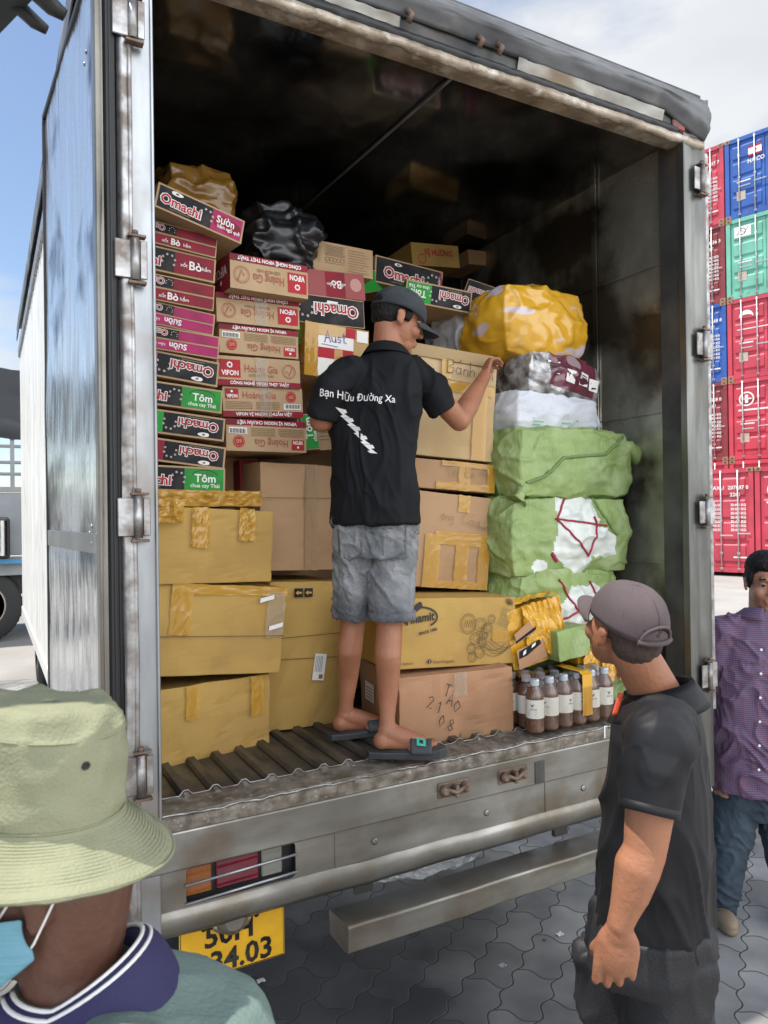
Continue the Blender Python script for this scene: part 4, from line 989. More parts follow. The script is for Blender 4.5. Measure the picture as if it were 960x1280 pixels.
# upper row behind
GB = 'cartons in the back row of the load'
def back(xl, yl, xr, yr, yt, Y, YR, label, m=kraft, depth=.28, **k): return carton(k.pop('name', 'noodle_carton'), label, 'carton', xl, yl, xr, yr, yt, Y, YR, depth=depth, m=m, group=GB, **k)
c = back(372, 402, 456, 411, 366, 2.9, 2.92, 'black Omachi carton upside down, just left of the worker cap'); noodle_full = Decal(c.w, c.h, True); w, h = c.w, c.h
noodle_full.rect(.004, .004, w-.004, h-.004, i_black, 0); noodle_full.text('Omachi', w*.43, h*.48, h*.42, i_white, 1, .075, maxw=w*.68); noodle_full.text('Omachi', w*.43, h*.48, h*.42, i_red, 2, .015, maxw=w*.64); stars(noodle_full, w*.88, h*.5, h*.27)
noodle_full.poly([(w*.4, h*.16), (w*.56, h*.14), (w*.58, h*.3), (w*.42, h*.32)], i_white, 1); noodle_full.build('printed_panel', c.root, c.front)
c = back(384, 370, 457, 376, 336, 2.95, 2.97, 'faded red Bò carton upside down, on the black Omachi carton', i_brownred); w, h = c.w, c.h; dc = Decal(w, h, True)
dc.rect(.002, .002, w-.002, h-.002, mat('ink faded red', (.30, .06, .06), .6), 0); dc.rect(w*.35, .004, w*.68, h-.004, i_maroon, 1); dc.text('Bò', w*.5, h*.5, h*.3, i_white, 2, .02); dc.disc(w*.16, h*.45, h*.25, mat('ink pale pink', (.5, .25, .22), .6), 1); dc.text('xốt      hầm', w*.5, h*.5, h*.12, i_white, 2, .01); dc.build('printed_panel', c.root, c.front)
c = back(391, 336, 466, 349, 299, 3.0, 3.0, 'plain kraft carton with fine print, right of the black bag'); w, h = c.w, c.h; dc = Decal(w, h)
dc.line([(w*.2, h*.6), (w*.52, h*.6), (w*.52, h*.9), (w*.2, h*.9), (w*.2, h*.6)], .002, i_brown, 0); dc.line([(w*.2, h*.3), (w*.52, h*.3), (w*.52, h*.56), (w*.2, h*.56), (w*.2, h*.3)], .002, i_brown, 0)
for k in range(5): dc.ring(w*(.24+.06*k), h*.43, h*.07, .002, i_brown, 0, 8)
for k in range(9): dc.rect(w*.58, h*(.12+.09*k), w*(.93-.04*(k % 3)), h*(.135+.09*k), i_brown, 0); dc.rect(w*.05, h*(.3+.06*k), w*.13, h*(.31+.06*k), i_brown, 0)
for k in range(5): dc.rect(w*.22, h*(.64+.05*k), w*.5, h*(.66+.05*k), i_brown, 0)
dc.build('printed_panel', c.root, c.front)
c = back(468, 352, 552, 372, 318, 3.15, 3.15, 'black Omachi carton upright behind the green Tôm carton', kraft); noodle_front(c, 'suon', split=.95)
c = back(506, 376, 588, 392, 346, 2.95, 2.88, 'green Tôm and black Omachi carton upside down above the worker cap', kraft, h=.105); noodle_front(c, 'tom', True, split=.62)
dc = Decal(c.d, c.h); dc.rect(.004, .004, c.d-.004, c.h-.004, i_green, 0); dc.build('printed_end', c.root, c.left)
c = back(445, 368, 500, 360, 346, 3.05, 3.3, 'green ended carton lying behind the worker cap', kraft, h=.10); dc = Decal(c.w, c.h); dc.rect(.003, .003, c.w-.003, c.h-.003, i_green, 0); dc.build('printed_end', c.root, c.front)
c = back(577, 372, 612, 384, 340, 3.0, 2.92, 'pink and black noodle carton turned away, above the yellow taped bag', kraft, depth=.38, h=.10); w, h = c.w, c.h; dc = Decal(w, h, True); dc.rect(.003, .003, w-.003, h-.003, i_black, 0); dc.text('Omachi', w*.5, h*.5, h*.3, i_white, 1, .07, maxw=w*.8); dc.text('Omachi', w*.5, h*.5, h*.3, i_red, 2, .01, maxw=w*.75); dc.build('printed_panel', c.root, c.front)
dc = Decal(c.d, c.h); dc.rect(.003, .003, c.d-.003, c.h-.003, i_pink, 0); dc.text('Sườn', c.d*.5, c.h*.5, c.h*.3, i_white, 1, .02, rot=pi); dc.build('printed_end', c.root, c.left)
dc = Decal(c.w, c.d); dc.rect(.01, .01, c.w-.01, c.d-.01, i_pink, 0); dc.build('printed_top', c.root, c.top)
c = back(613, 388, 660, 394, 345, 2.98, 3.0, 'kraft carton with a magenta corner behind the yellow taped bag', kraft, h=.12); dc = Decal(c.w, c.h); dc.rect(c.w*.0, c.h*.25, c.w*.5, c.h*.8, i_pink, 0); dc.build('printed_panel', c.root, c.front)
c = back(516, 331, 575, 335, 303, 3.5, 3.5, 'small brown carton with red lettering in the shadow', card); dc = Decal(c.w, c.h); dc.text('VỊ HƯƠNG', c.w*.55, c.h*.62, c.h*.28, i_red, 1, .02, maxw=c.w*.6); dc.ring(c.w*.2, c.h*.3, c.h*.2, .004, i_red, 1); dc.build('printed_panel', c.root, c.front)
c = back(586, 330, 632, 334, 312, 3.7, 3.7, 'dim brown carton farther right in the shadow', card_tan)
c = back(516, 285, 575, 293, 240, 4.1, 4.1, 'dim brown carton standing highest at the back of the load', card_tan); dc = Decal(c.w, c.h); dc.ring(c.w*.2, c.h*.6, c.h*.15, .004, i_red, 1); dc.text('VỊ HƯƠNG', c.w*.5, c.h*.25, c.h*.16, i_red, 1, .02); dc.build('printed_panel', c.root, c.front)
# hidden cargo supporting the back rows
hid = [(.45, 3.14, .62, .55, .82), (1.12, 3.25, .60, .55, .78), (1.80, 3.35, .62, .55, .74), (.45, 3.14, .62, .55, .80), (1.12, 3.25, .6, .55, .78), (1.80, 3.35, .62, .55, .72),
       (.8, 3.95, .7, .6, .9), (1.6, 3.95, .7, .6, .9), (.8, 3.95, .7, .6, .85), (1.6, 3.95, .7, .6, .85)]
zl = {}
words = ['left', 'middle', 'right', 'left', 'middle', 'right', 'left', 'right', 'left', 'right']
for i, (x, y, w, d, h) in enumerate(hid):
    z = zl.get((x, y), ZB+.012); zl[(x, y)] = z+h
    r = thing('storage_box', 'large plain %s box %s in the %s row behind the visible cartons' % (words[i], 'below' if z < 1.2 else 'above', 'second' if y < 3.8 else 'third'), 'box', (x+w/2, y+d/2, z), 'large boxes at the back of the load')
    bm = bmesh.new(); carton_body(bm, w, d, h-.004, i, .003, 6); link('box_body', bm, card_tan, r)

# ------------------------------------------------------------------ big cardboard boxes
def big(name, label, *a, **k):
    k.setdefault('amp', .007); return carton(name, label, 'box', *a, **k)
GL = 'large taped boxes at the left by the post'
flp = lambda c, u0, u1, z0, z1, m, nm='flap': None
# A bottom
A = big('taped_box', 'gold cardboard box on the truck bed, bottom left beside the post', 202, 965, 338, 935, 856, 2.62, 2.70, Wd=.50, depth=.45, m=card, group=GL, h=.285, sag=.01)
strip(A.root, 'tape', A.front, A.w*.30, A.h*.58, A.w*.40, A.h, tape, .004, 1); strip(A.root, 'tape', A.front, A.w*.82, A.h*.48, A.w*.93, A.h, tape, .004, 2)
dc = Decal(A.w, A.h); dc.line([(A.w*(.25+.5*t), A.h*(.62+.10*t+.02*sin(t*12))) for t in [i/14 for i in range(15)]], .0016, tape_clear, 1); dc.build('scratch', A.root, A.front, eps=.004)
B = big('taped_box', 'gold cardboard box with sagging taped top edge, middle of the left pile', 202, 846, 350, 841, 733, 2.62, 2.66, Wd=.56, depth=.45, m=card, group=GL, h=.325, sag=.012)
strip(B.root, 'tape', B.front, B.w*.20, B.h*.45, B.w*.34, B.h*.97, tape, .006, 5); strip(B.root, 'tape', B.front, B.w*.2, B.h*.90, B.w*1.0, B.h*1.01, tape, .006, 8, n=16); strip(B.root, 'tape', B.front, B.w*.86, B.h*.42, B.w*.99, B.h*.95, tape_clear, .006, 9)
dc = Decal(B.w, B.h); dc.line([(0, B.h*.43), (B.w, B.h*.44)], .003, i_gold, 0)
for (a, b_) in ((.88, .50), (.80, .82)): dc.poly([(B.w*a, B.h*b_), (B.w*(a+.10), B.h*(b_+.05)), (B.w*(a+.10), B.h*(b_+.10)), (B.w*a, B.h*(b_+.05))], i_white, 6)
dc.build('crease', B.root, B.front, eps=.005)
Cb = big('taped_box', 'gold cardboard box under the noodle cartons, tape bunched on its top edge', 202, 731, 340, 727, 634, 2.60, 2.66, Wd=.53, depth=.45, m=card, group=GL, h=.27)
for a, b_, lo_, sd_ in ((.38, .50, .48, 11), (.72, .84, .58, 12)): strip(Cb.root, 'tape', Cb.front, Cb.w*a, Cb.h*lo_, Cb.w*b_, Cb.h*1.02, tape, .012, sd_)
strip(Cb.root, 'tape', Cb.front, Cb.w*.12, Cb.h*.80, Cb.w*.32, Cb.h*1.1, tape, .02, 14)
# open flaps with crumpled tape above box C
Fp = big('taped_box', 'shallow crumpled taped carton between the noodle stack and box below', 202, 633, 328, 633, 613, 2.62, 2.70, Wd=.50, depth=.40, m=card, group=GL, h=.055, amp=.004)
strip(Fp.root, 'tape', Fp.front, .02, .0, Fp.w*.98, Fp.h*1.05, tape, .018, 21, n=26)
# T1 plain tan, T2 with arrows
T1 = big('storage_box', 'plain tan box with one vertical tape band, left of the worker', 330, 714, 424, 712, 568, 2.84, 2.86, depth=.45, m=card_tan, Wd=.37, amp=.004, h=.445, group='large plain boxes left of the worker')
strip(T1.root, 'tape', T1.front, T1.w*.55, 0, T1.w*.70, T1.h, mat('brown tape', (.33, .20, .09), .4, alpha=.8, bump=.3), .001, 3)
dc = Decal(T1.w, T1.h); dc.line([(0, T1.h*.67), (T1.w, T1.h*.69)], .002, i_gold, 0); dc.build('crease', T1.root, T1.front, eps=.004)
T2 = big('storage_box', 'tall gold box with black arrow marks and shipping label, beside the worker left leg', 338, 915, 430, 903, 714, 2.80, 2.82, depth=.42, m=card, Wd=.36, amp=.005, h=.60, group='large plain boxes left of the worker')
w, h = T2.w, T2.h; dc = Decal(w, h)
u0 = w-.265
for k in range(2):
    a = u0+.012+k*.045; dc.rect(a, h-.062, a+.038, h-.026, i_black, 0)
    dc.poly([(a+.004, h-.044), (a+.017, h-.034), (a+.017, h-.054)], card, 1); dc.rect(a+.017, h-.048, a+.033, h-.040, card, 1)
dc.line([(0, h*.62), (w, h*.64)], .003, i_gold, 0); dc.line([(0, h*.48), (w, h*.47)], .003, i_gold, 0)
dc.build('printed_marks', T2.root, T2.front, eps=.004)
dc = Decal(w, h); cx_, cy_ = w*.64, h*.41; rt = -.12
def rr(u, v): return (cx_+cos(rt)*u-sin(rt)*v, cy_+sin(rt)*u+cos(rt)*v)
dc.poly([rr(-.027, -.055), rr(.027, -.055), rr(.027, .055), rr(-.027, .055)], i_white, 2)
for k in range(5): dc.poly([rr(-.020+k*.007, -.02), rr(-.018+k*.007, -.02), rr(-.018+k*.007, .045), rr(-.020+k*.007, .045)], i_black, 3)
dc.poly([rr(.002, -.048), rr(.02, -.048), rr(.02, -.03), rr(.002, -.03)], i_brown, 3)
dc.build('shipping_label', T2.root, T2.front, eps=.004)
# box held by the worker
Hb = big('cardboard_box', 'pale cardboard box marked Bánh Mì that the worker is holding', 520, 568, 616, 578, 434, 2.66, 2.64, Wd=.60, depth=.40, m=card_pale, h=.425, amp=.006)
w, h = Hb.w, Hb.h
dc = Decal(w, h); dc.hand("Ba'nh Mi`", w*.56, h*.865, .060, i_ink, .0035, -.03, 3); dc.line([(0, h*.80), (w, h*.79)], .002, i_gold, 0); dc.build('handwriting', Hb.root, Hb.front, eps=.006)
strip(Hb.root, 'tape', Hb.front, w*.56, h*.68, w*.97, h*.79, tape, .0015, 3); strip(Hb.root, 'tape', Hb.front, w*.80, h*.0, w*.92, h*.68, tape, .0025, 4); strip(Hb.root, 'tape', Hb.front, w*.52, h*.80, w*.60, h*1.0, tape, .0025, 4)
bm = bmesh.new(); box(bm, -w/2, w/2, -.004, .0, .0, .05, M=Matrix.Translation((0, -Hb.d/2, h)) @ Matrix.Rotation(.5, 4, 'X')); link('box_flap', bm, card_pale, Hb.root)
# two below
GC = 'taped boxes stacked right of the worker'
U1 = big('taped_box', 'shallow box wound in yellow tape, right under the held box', 520, 609, 617, 617, 572, 2.66, 2.64, Wd=.50, depth=.4, m=card_tan, group=GC, amp=.003)
w, h = U1.w, U1.h; dc = Decal(w, h); dc.hand("Co^  Be'", w*.50, h*.48, .045, i_brown, .002, 0, 4); dc.hand("nh", w*.84, h*.55, .04, i_brown, .002, 0, 4); dc.build('handwriting', U1.root, U1.front, eps=.006)
strip(U1.root, 'tape', U1.front, w*.40, h*.02, w*1, h*.28, tape, .004, 1); strip(U1.root, 'tape', U1.front, w*.62, 0, w*.74, h, tape, .003, 2); strip(U1.root, 'tape', U1.front, w*.92, 0, w, h, tape, .003, 3); strip(U1.root, 'tape', U1.front, w*.45, h*.82, w*1, h, tape, .003, 3)
U2 = big('taped_box', 'tall tan box with handwriting above a yellow taped lower half, beside the green sacks', 514, 733, 609, 738, 612, 2.66, 2.64, Wd=.48, depth=.4, m=card_tan, group=GC, amp=.003)
w, h = U2.w, U2.h; dc = Decal(w, h); dc.hand("o^ng", w*.44, h*.72, .040, i_brown, .002, -.05, 4); dc.hand("Ca'", w*.66, h*.69, .050, i_brown, .002, -.08, 4); dc.hand("Nhu'ng", w*.80, h*.66, .032, i_brown, .0025, -.12, 4); dc.build('handwriting', U2.root, U2.front, eps=.006)
for a in ((.30, .0, .46, .56), (.40, .46, 1, .60), (.62, 0, .76, .5), (.87, 0, .99, .5), (.62, .82, .74, 1), (.46, 0, .87, .08)): strip(U2.root, 'tape', U2.front, w*a[0], h*a[1], w*a[2], h*a[3], tape, .003, int(a[0]*100))
# dried-fruit carton
VB = big('fruit_carton', 'large gold carton printed with a fruit drawing and black oval logo', 486, 838, 643, 829, 748, 2.46, 2.42, depth=.46, m=card, amp=.003, h=.275)
w, h = VB.w, VB.h; dc = Decal(w, h)
ou, ov = w*.22, h*.73
dc.ring(ou, ov, .075, .007, i_ink, 1, ry=.040, a0=-.9, a1=pi*1.25); dc.text('Vinamit', ou-.006, ov-.001, .034, i_ink, 2, .03, rot=.12, maxw=.135, shear=.1); dc.text('SINCE 1988', ou+.035, ov-.055, .012, i_ink, 2, .03, rot=.22)
dc.poly([(ou-.012+.02*cos(a), ov+.042+.016*sin(a)*(1+.5*sin(2*a))) for a in [2*pi*i/14 for i in range(14)]], i_ink, 2)
dc.text('vinamit.com.vn', w*.09, h*.09, .012, i_gold, 1, .01, maxw=.11); dc.disc(w*.30, h*.10, .009, i_ink, 1); dc.text('f', w*.30, h*.10, .013, card, 2, .03); dc.text('VinamitOrganics', w*.41, h*.09, .012, i_gold, 1, .01, maxw=.10)
ln = .0022
fx, fy = w*.60, h*.62
dc.ring(fx, fy, .036, ln, i_gold, 1, ry=.040); dc.ring(fx, fy, .030, ln*.6, i_gold, 1, ry=.033)
for k in range(5): dc.line([(fx-.02+.009*k, fy-.014), (fx-.012+.009*k, fy+.016)], ln, i_gold, 1)
for q in ((.70, .60, .028), (.66, .40, .024), (.72, .34, .02), (.76, .55, .022), (.63, .26, .02), (.70, .20, .024), (.79, .68, .018), (.64, .13, .02), (.74, .44, .014)):
    dc.ring(w*q[0], h*q[1], q[2], ln, i_gold, 1, 16); dc.ring(w*q[0]+.003, h*q[1]+.002, q[2]*.55, ln*.7, i_gold, 1, 12)
    for k in range(6): a = k*1.05; dc.line([(w*q[0]+q[2]*.55*cos(a), h*q[1]+q[2]*.55*sin(a)), (w*q[0]+q[2]*cos(a+.2), h*q[1]+q[2]*sin(a+.2))], ln*.6, i_gold, 1)
for k in range(4): dc.line([(w*(.72+.05*t+.055*k*.4)+.06*t, h*(.30-.14*sin(t*pi*.6)+.03*k)) for t in [i/10 for i in range(14)]], ln, i_gold, 1)
dc.ring(w*.82, h*.40, .075, ln, i_gold, 1, a0=2.2, a1=5.9); dc.ring(w*.82, h*.44, .062, ln, i_gold, 1, a0=2.4, a1=5.7)
for i in range(4):
    for j in range(3): x, y = w*.855+.018*j+.007*i, h*.62+.019*i-.007*j; dc.line([(x-.008, y), (x, y+.009), (x+.008, y), (x, y-.009), (x-.008, y)], ln*.7, i_gold, 1)
for k in range(13): a = -.4+2.6*k/12; dc.line([(w*.93, h*.90), (w*.93+.022*cos(a), h*.90+.02*sin(a)+.004)], .003, i_gold, 1)
dc.build('printed_panel', VB.root, VB.front, eps=.003)
strip(VB.root, 'tape', VB.front, w*.80, h*.34, w*1.02, h*.50, tape, .002, 5)
# bottom carton
TB = big('cardboard_box', 'worn reddish carton marked TAO 21 08 at the bed edge beside the sandal', 500, 937, 641, 917, 848, 2.40, 2.33, depth=.46, m=card_red, amp=.006, h=.268, sag=.008)
w, h = TB.w, TB.h; dc = Decal(w, h)
for ch, a, b_ in (('T', .36, .70), ('A', .39, .57), ('O', .44, .46), ('2', .22, .56), ('1', .30, .47), ('0', .31, .27), ('8', .39, .20)): dc.hand(ch, w*a, h*b_, .046, i_ink, .004, -.35, 3)
dc.build('handwriting', TB.root, TB.front, eps=.006)
strip(TB.root, 'tape', TB.front, w*.47, h*.66, w*.58, h*1.0, tape_clear, .004, 5); strip(TB.root, 'tape', TB.front, w*.52, 0, w*.72, h*.14, mat('brown tape'), .001, 6)
dc = Decal(TB.d, h)
for k in range(2): dc.rect(TB.d*.78, h*(.50-.20*k), TB.d*.92, h*(.66-.20*k), i_black, 0); dc.poly([(TB.d*.85, h*(.63-.20*k)), (TB.d*.81, h*(.57-.20*k)), (TB.d*.89, h*(.57-.20*k))], card_red, 1); dc.rect(TB.d*.83, h*(.52-.2*k), TB.d*.87, h*(.57-.2*k), card_red, 1)
dc.rect(TB.d*.20, h*.42, TB.d*.44, h*.70, i_white, 0)
for k in range(4): dc.rect(TB.d*.23, h*(.46+.05*k), TB.d*.40, h*(.475+.05*k), i_brown, 1)
dc.build('side_marks', TB.root, TB.left, eps=.005)
# ------------------------------------------------------------------ sacks and bags on the right
def rest(name, label, cat, bm, m, loc, rz=0, rx=0, ry=0, group=None):
    mw = Matrix.Translation(loc) @ Matrix.Rotation(rz, 4, 'Z') @ Matrix.Rotation(ry, 4, 'Y') @ Matrix.Rotation(rx, 4, 'X')
    r = thing(name, label, cat, mw=mw, group=group); b = link(cat.split()[-1]+'_body', bm, m, r, True); return r, b
def on_front(root, body, pts, name, m, r=.004, eps=.003, width=None):
    """string laid over the body's front: pts are local (x,z), cast along +y"""
    bm = bmesh.new(); bm.from_mesh(body.data); bvh = BVHTree.FromBMesh(bm); bm.free(); out_ = []
    for (a, b) in zip(pts, pts[1:]):
        n = 14
        for i in range(n+1):
            x = a[0]+(b[0]-a[0])*i/n; z = a[1]+(b[1]-a[1])*i/n; h = bvh.ray_cast(V((x, -2, z)), V((0, 1, 0)))
            if h[0] is not None and (not out_ or (out_[-1]-h[0]).length > .004): out_.append(h[0]+h[1]*eps)
    bm = bmesh.new()
    if len(out_) > 1: tube(bm, out_, r, 6)
    return link(name, bm, m, root)
def inpoly(x, z, P):
    c = False; j = len(P)-1
    for i in range(len(P)):
        if (P[i][1] > z) != (P[j][1] > z) and x < (P[j][0]-P[i][0])*(z-P[i][1])/(P[j][1]-P[i][1])+P[i][0]: c = not c
        j = i
    return c
GS = 'woven sacks piled on the right'
ys_ = 2.62
def px_sack(label, x0, x1, y0, y1, Y, d, m, name='woven_sack', cat='sack', p=.45, amp=.02, seed=0, rot=0, fs=4, crease=0, ry=0, group=GS, n=30, taper=0):
    A = at(x0+6, y1, Y+d*.45); B = at(x1+2, y1, Y+d*.15); T = at((x0+x1)/2, y0, Y); Bt = at((x0+x1)/2, y1, Y)
    w = B.x-A.x; A.z = at((x0+x1)/2, y1, Y).z; h = T.z-Bt.z; c = (A+B)/2; loc = V((c.x, Y+d/2, Bt.z))
    bm = sack(w, d, h, p, amp, seed, n, fs, crease, taper); r, b = rest(name, label, cat, bm, m, loc, rot, 0, ry, group); return r, b, w, h
# lowest green-white sack
r3, b3, w, h = px_sack('green and white sack with crossed red strings, lowest of the three', 612, 768, 712, 800, 2.50, .32, [green_sack, white_foam], seed=31, n=64, amp=.022, fs=6, crease=.016, p=.46, rot=.05)
for q in (0,):
    P = [(-.17, .04), (-.03, .23), (.16, .235), (.2, .10), (.12, -.01), (-.05, -.01)]
    for f in b3.data.polygons:
        c = f.center
        if c.y < -.05 and inpoly(c.x, c.z+.012*nz3(c, 30), P): f.material_index = 1
on_front(r3, b3, [(-.10, .27), (-.02, .14), (.16, .02)], 'string', string_r, .005); on_front(r3, b3, [(-.12, .08), (.02, .13), (.18, .16)], 'string', string_r, .005); on_front(r3, b3, [(.10, .25), (.17, .12)], 'string', string_r, .005)
# middle sack with foam blocks in it
r2, b2, w, h = px_sack('green sack torn open over white wrapped blocks tied with red string', 610, 778, 620, 722, 2.50, .32, [green_sack, white_foam], seed=12, n=64, amp=.020, fs=6, p=.44, crease=.016, rot=-.04)
P = [(-.10, h*.98), (-.10, h*.60), (-.13, h*.30), (.02, -.01), (.10, h*.22), (.24, h*.25), (.24, h*.50), (.14, h*.62), (.12, h*1.0)]
for f in b2.data.polygons:
    c = f.center
    if c.y < -.05 and inpoly(c.x, c.z+.014*nz3(c, 30), P): f.material_index = 1
    if c.y < -.05 and (c.x+.20)**2+(c.z-.05)**2 < .035**2: f.material_index = 1
on_front(r2, b2, [(-.11, h*.72), (.18, h*.62)], 'string', string_r, .005); on_front(r2, b2, [(-.10, h*.70), (.07, h*.25), (.12, h*.62), (.10, h*.74)], 'string', string_r, .005); on_front(r2, b2, [(-.04, h*.98), (-.10, h*.72)], 'string', string_r, .005); on_front(r2, b2, [(-.14, h*.30), (-.10, h*.20)], 'string', string_r, .009)
on_front(r2, b2, [(.13, h*.98), (.19, h*.66), (.25, h*.5)], 'sack_hem', mat('sack seam', (.14, .22, .07), .7), .006)
# top green sack, gathered left end and knot at the right
r1, b1, w, h = px_sack('plain green woven sack with folded seam, uppermost of the three', 617, 784, 534, 622, 2.50, .32, green_sack, seed=5, n=50, amp=.018, fs=6, p=.45, crease=.014)
on_front(r1, b1, [(-w*.44, h*.20), (-w*.30, h*.30), (-w*.16, h*.56), (.02, h*.60), (.14, h*.63), (w*.40, h*.92)], 'sack_seam', mat('sack seam', (.10, .16, .05), .7), .008)
bm = bmesh.new(); lathe(bm, [(.02, 0), (.035, .03), (.03, .06), (.055, .10), (.05, .11), (.01, .10)], 18, M=Matrix.Translation((w*.43, -.13, h*.80)) @ Matrix.Rotation(rad(112), 4, 'Y'))
for v in bm.verts: v.co += V((0, 0, 1))*.012*nz3(v.co, 30)
link('sack_knot', bm, green_sack, r1, True)
bm = bmesh.new(); lathe(bm, [(.045, 0), (.022, .03), (.026, .055), (.045, .075), (.02, .07)], 18, M=Matrix.Translation((-w*.43, -.13, h*.16)) @ Matrix.Rotation(rad(-150), 4, 'Y'))
for v in bm.verts: v.co += V((0, 0, 1))*.014*nz3(v.co, 34)
link('sack_knot', bm, green_sack, r1, True)
# white sack
r4, b4, w, h = px_sack('white woven sack with faint green printing, on the uppermost green sack', 612, 738, 486, 541, 2.56, .36, white_sack, seed=3, amp=.015, crease=.012, p=.5)
bm = bmesh.new(); tube(bm, [(w*.40, -.12, h*.55), (w*.48, -.15, h*.50), (w*.52, -.15, h*.38), (w*.53, -.15, h*.22)], [.035, .02, .013, .016], 10); link('sack_ear', bm, white_sack, r4, True)
dc = Decal(w, h)
for k in range(3): dc.rect(w*.18, h*(.30-.07*k), w*(.72-.1*k), h*(.335-.07*k), mat('ink pale green', (.2, .42, .3), .6), 0)
for i in range(5):
    for j in range(5):
        if (i*3+j*5+i*j) % 3: dc.rect(w*.045+.007*i, h*.28+.007*j, w*.045+.007*i+.007, h*.28+.007*j+.007, i_blue, 0)
dc.items = [it for it in dc.items if it[2] != i_blue]
bm = bmesh.new(); bm.from_mesh(b4.data); bv = BVHTree.FromBMesh(bm); bm.free()
def cf(u, v, e, bv=bv, w=w):
    hh = bv.ray_cast(V((u-w/2, -2, v)), V((0, 1, 0))); return (hh[0].x, hh[0].y-e-.001, hh[0].z) if hh[0] is not None else (u-w/2, -.1, v)
dc.build('sack_print', r4, cf)
# maroon bundle in clear plastic
pkm = mat('maroon packets', (.16, .03, .05), .25, col2=(.09, .02, .035), scale=9, bump=.5, bscale=18, coat=.8)
r5, b5, w, h = px_sack('clear plastic bundle of maroon packets with white labels, on the white sack', 628, 740, 440, 498, 2.56, .30, [pkm, mat('packet foil', (.45, .45, .44), .2, .4, col2=(.10, .09, .09), scale=22, bump=.8, bscale=30, coat=.8)], name='packet_bundle', cat='bundle', seed=8, n=50, amp=.018, crease=.012, p=.5, ry=rad(9), group=None)
for f in b5.data.polygons:
    c = f.center
    if c.x < -w*.25 or c.x > w*.40 or c.z < h*.22: f.material_index = 1
bm = bmesh.new(); bm.from_mesh(b5.data); bv5 = BVHTree.FromBMesh(bm); bm.free()
def cf5(u, v, e, bv=bv5, w=w):
    hh = bv.ray_cast(V((u-w/2, -2, v)), V((0, 1, 0))); return (hh[0].x, hh[0].y-e-.001, hh[0].z) if hh[0] is not None else (u-w/2, -.1, v)
dc = Decal(w, h)
for q, (a, b_) in enumerate(((.30, .62), (.52, .52), (.72, .55), (.88, .50))):
    dc.rect(w*a-.03, h*b_-.028, w*a+.03, h*b_+.03, i_white if q != 1 else i_white, 0)
    if q in (1, 3): dc.text('N', w*a, h*b_, .034, i_black, 1, .03, rot=0 if q == 1 else -1.3)
    else:
        for k in range(4): dc.rect(w*a-.024, h*b_-.018+.011*k, w*a+.022, h*b_-.014+.011*k, i_ink, 1)
dc.build('packet_label', r5, cf5)
# big yellow taped bag
lil = mat('pale film', (.55, .48, .55), .2, bump=.8, bscale=20, coat=.6)
r6, b6, w, h = px_sack('large round bag wound in yellow tape over pale film, near the right wall', 594, 722, 350, 446, 2.60, .40, wrap_film, name='taped_bag', cat='bag', seed=14, n=44, amp=.035, crease=.012, p=.62, group=None, fs=3)
# clear plastic bag left of it
r7, b7, w, h = px_sack('small crumpled clear bag between the held box and the yellow taped bag', 548, 600, 390, 445, 2.95, .3, plastic_w, name='clear_bag', cat='bag', seed=21, amp=.03, crease=.03, p=.6, group=None, n=20)
# black bin bag on the kraft stack
r8, b8, w, h = px_sack('black plastic bin bag on top of the kraft carton stack', 304, 392, 258, 336, 2.95, .3, bin_bag, name='bin_bag', cat='bag', seed=17, amp=.04, crease=.05, p=.8, group=None, n=34, fs=3)
# yellow taped bundle top left
r9, b9, w, h = px_sack('brown taped bundle behind the topmost noodle carton at the upper left', 200, 284, 206, 300, 2.95, .22, mat('amber tape', (.26, .135, .022), .22, col2=(.20, .095, .014), scale=5, bump=1, bscale=16, coat=.5), name='taped_bundle', cat='bundle', seed=41, amp=.03, crease=.03, p=.35, group=None)
# yellow taped carton with holes
YT = big('taped_box', 'yellow tape smothered box with torn holes, between the fruit carton and sacks', 644, 838, 706, 818, 748, 2.42, 2.40, depth=.12, m=wrap, amp=.012, h=.25)
w, h = YT.w, YT.h
dc = Decal(w, h)
dc.poly([(w*.02, h*.62), (w*.35, h*.78), (w*.42, h*.56), (w*.05, h*.48)], card_red, 1); dc.poly([(w*.02, h*.50), (w*.45, h*.66), (w*.44, h*.60), (w*.02, h*.46)], i_black, 2)
dc.poly([(w*.02, h*.02), (w*.02, h*.36), (w*.55, h*.40), (w*.58, h*.10)], card_red, 1); dc.poly([(w*.04, h*.20), (w*.06, h*.32), (w*.48, h*.43), (w*.50, h*.35), (w*.2, h*.22)], i_black, 2); dc.poly([(w*.12, h*.24), (w*.14, h*.30), (w*.2, h*.33), (w*.18, h*.26)], i_white, 3); dc.poly([(w*.3, h*.32), (w*.32, h*.37), (w*.4, h*.40), (w*.38, h*.35)], i_white, 3)
dc.build('torn_hole', YT.root, YT.front, eps=.016)
bm = bmesh.new()
noisy_grid(bm, lambda u, v: (w*(.25+.75*u)+.01*nz3((u*9, v*9, 1))-w/2, -YT.d/2-.02-.02*abs(nz3((u*14, v*3, 4))), h*(1.05-.75*v-.35*u*v)+.012*nz3((u*12, v*5, 2))), 26, 20, smooth=False); link('tape', bm, wrap, YT.root)
strip(YT.root, 'tape', YT.top, -.01, .0, w+.01, YT.d, wrap, .014, 7, n=16)
# green box and taped things right of it
GX = big('taped_box', 'small green woven-wrapped box right of the yellow taped one', 700, 828, 738, 818, 790, 2.34, 2.34, depth=.2, m=green_sack, amp=.008)
GY = big('taped_box', 'low yellow taped carton behind the cap man face', 726, 856, 800, 846, 815, 2.36, 2.36, depth=.2, m=wrap, amp=.012)
for k in range(3): strip(GY.root, 'tape', GY.front, GY.w*.3*k, 0, GY.w*(.3*k+.2), GY.h, wrap, .012, k)
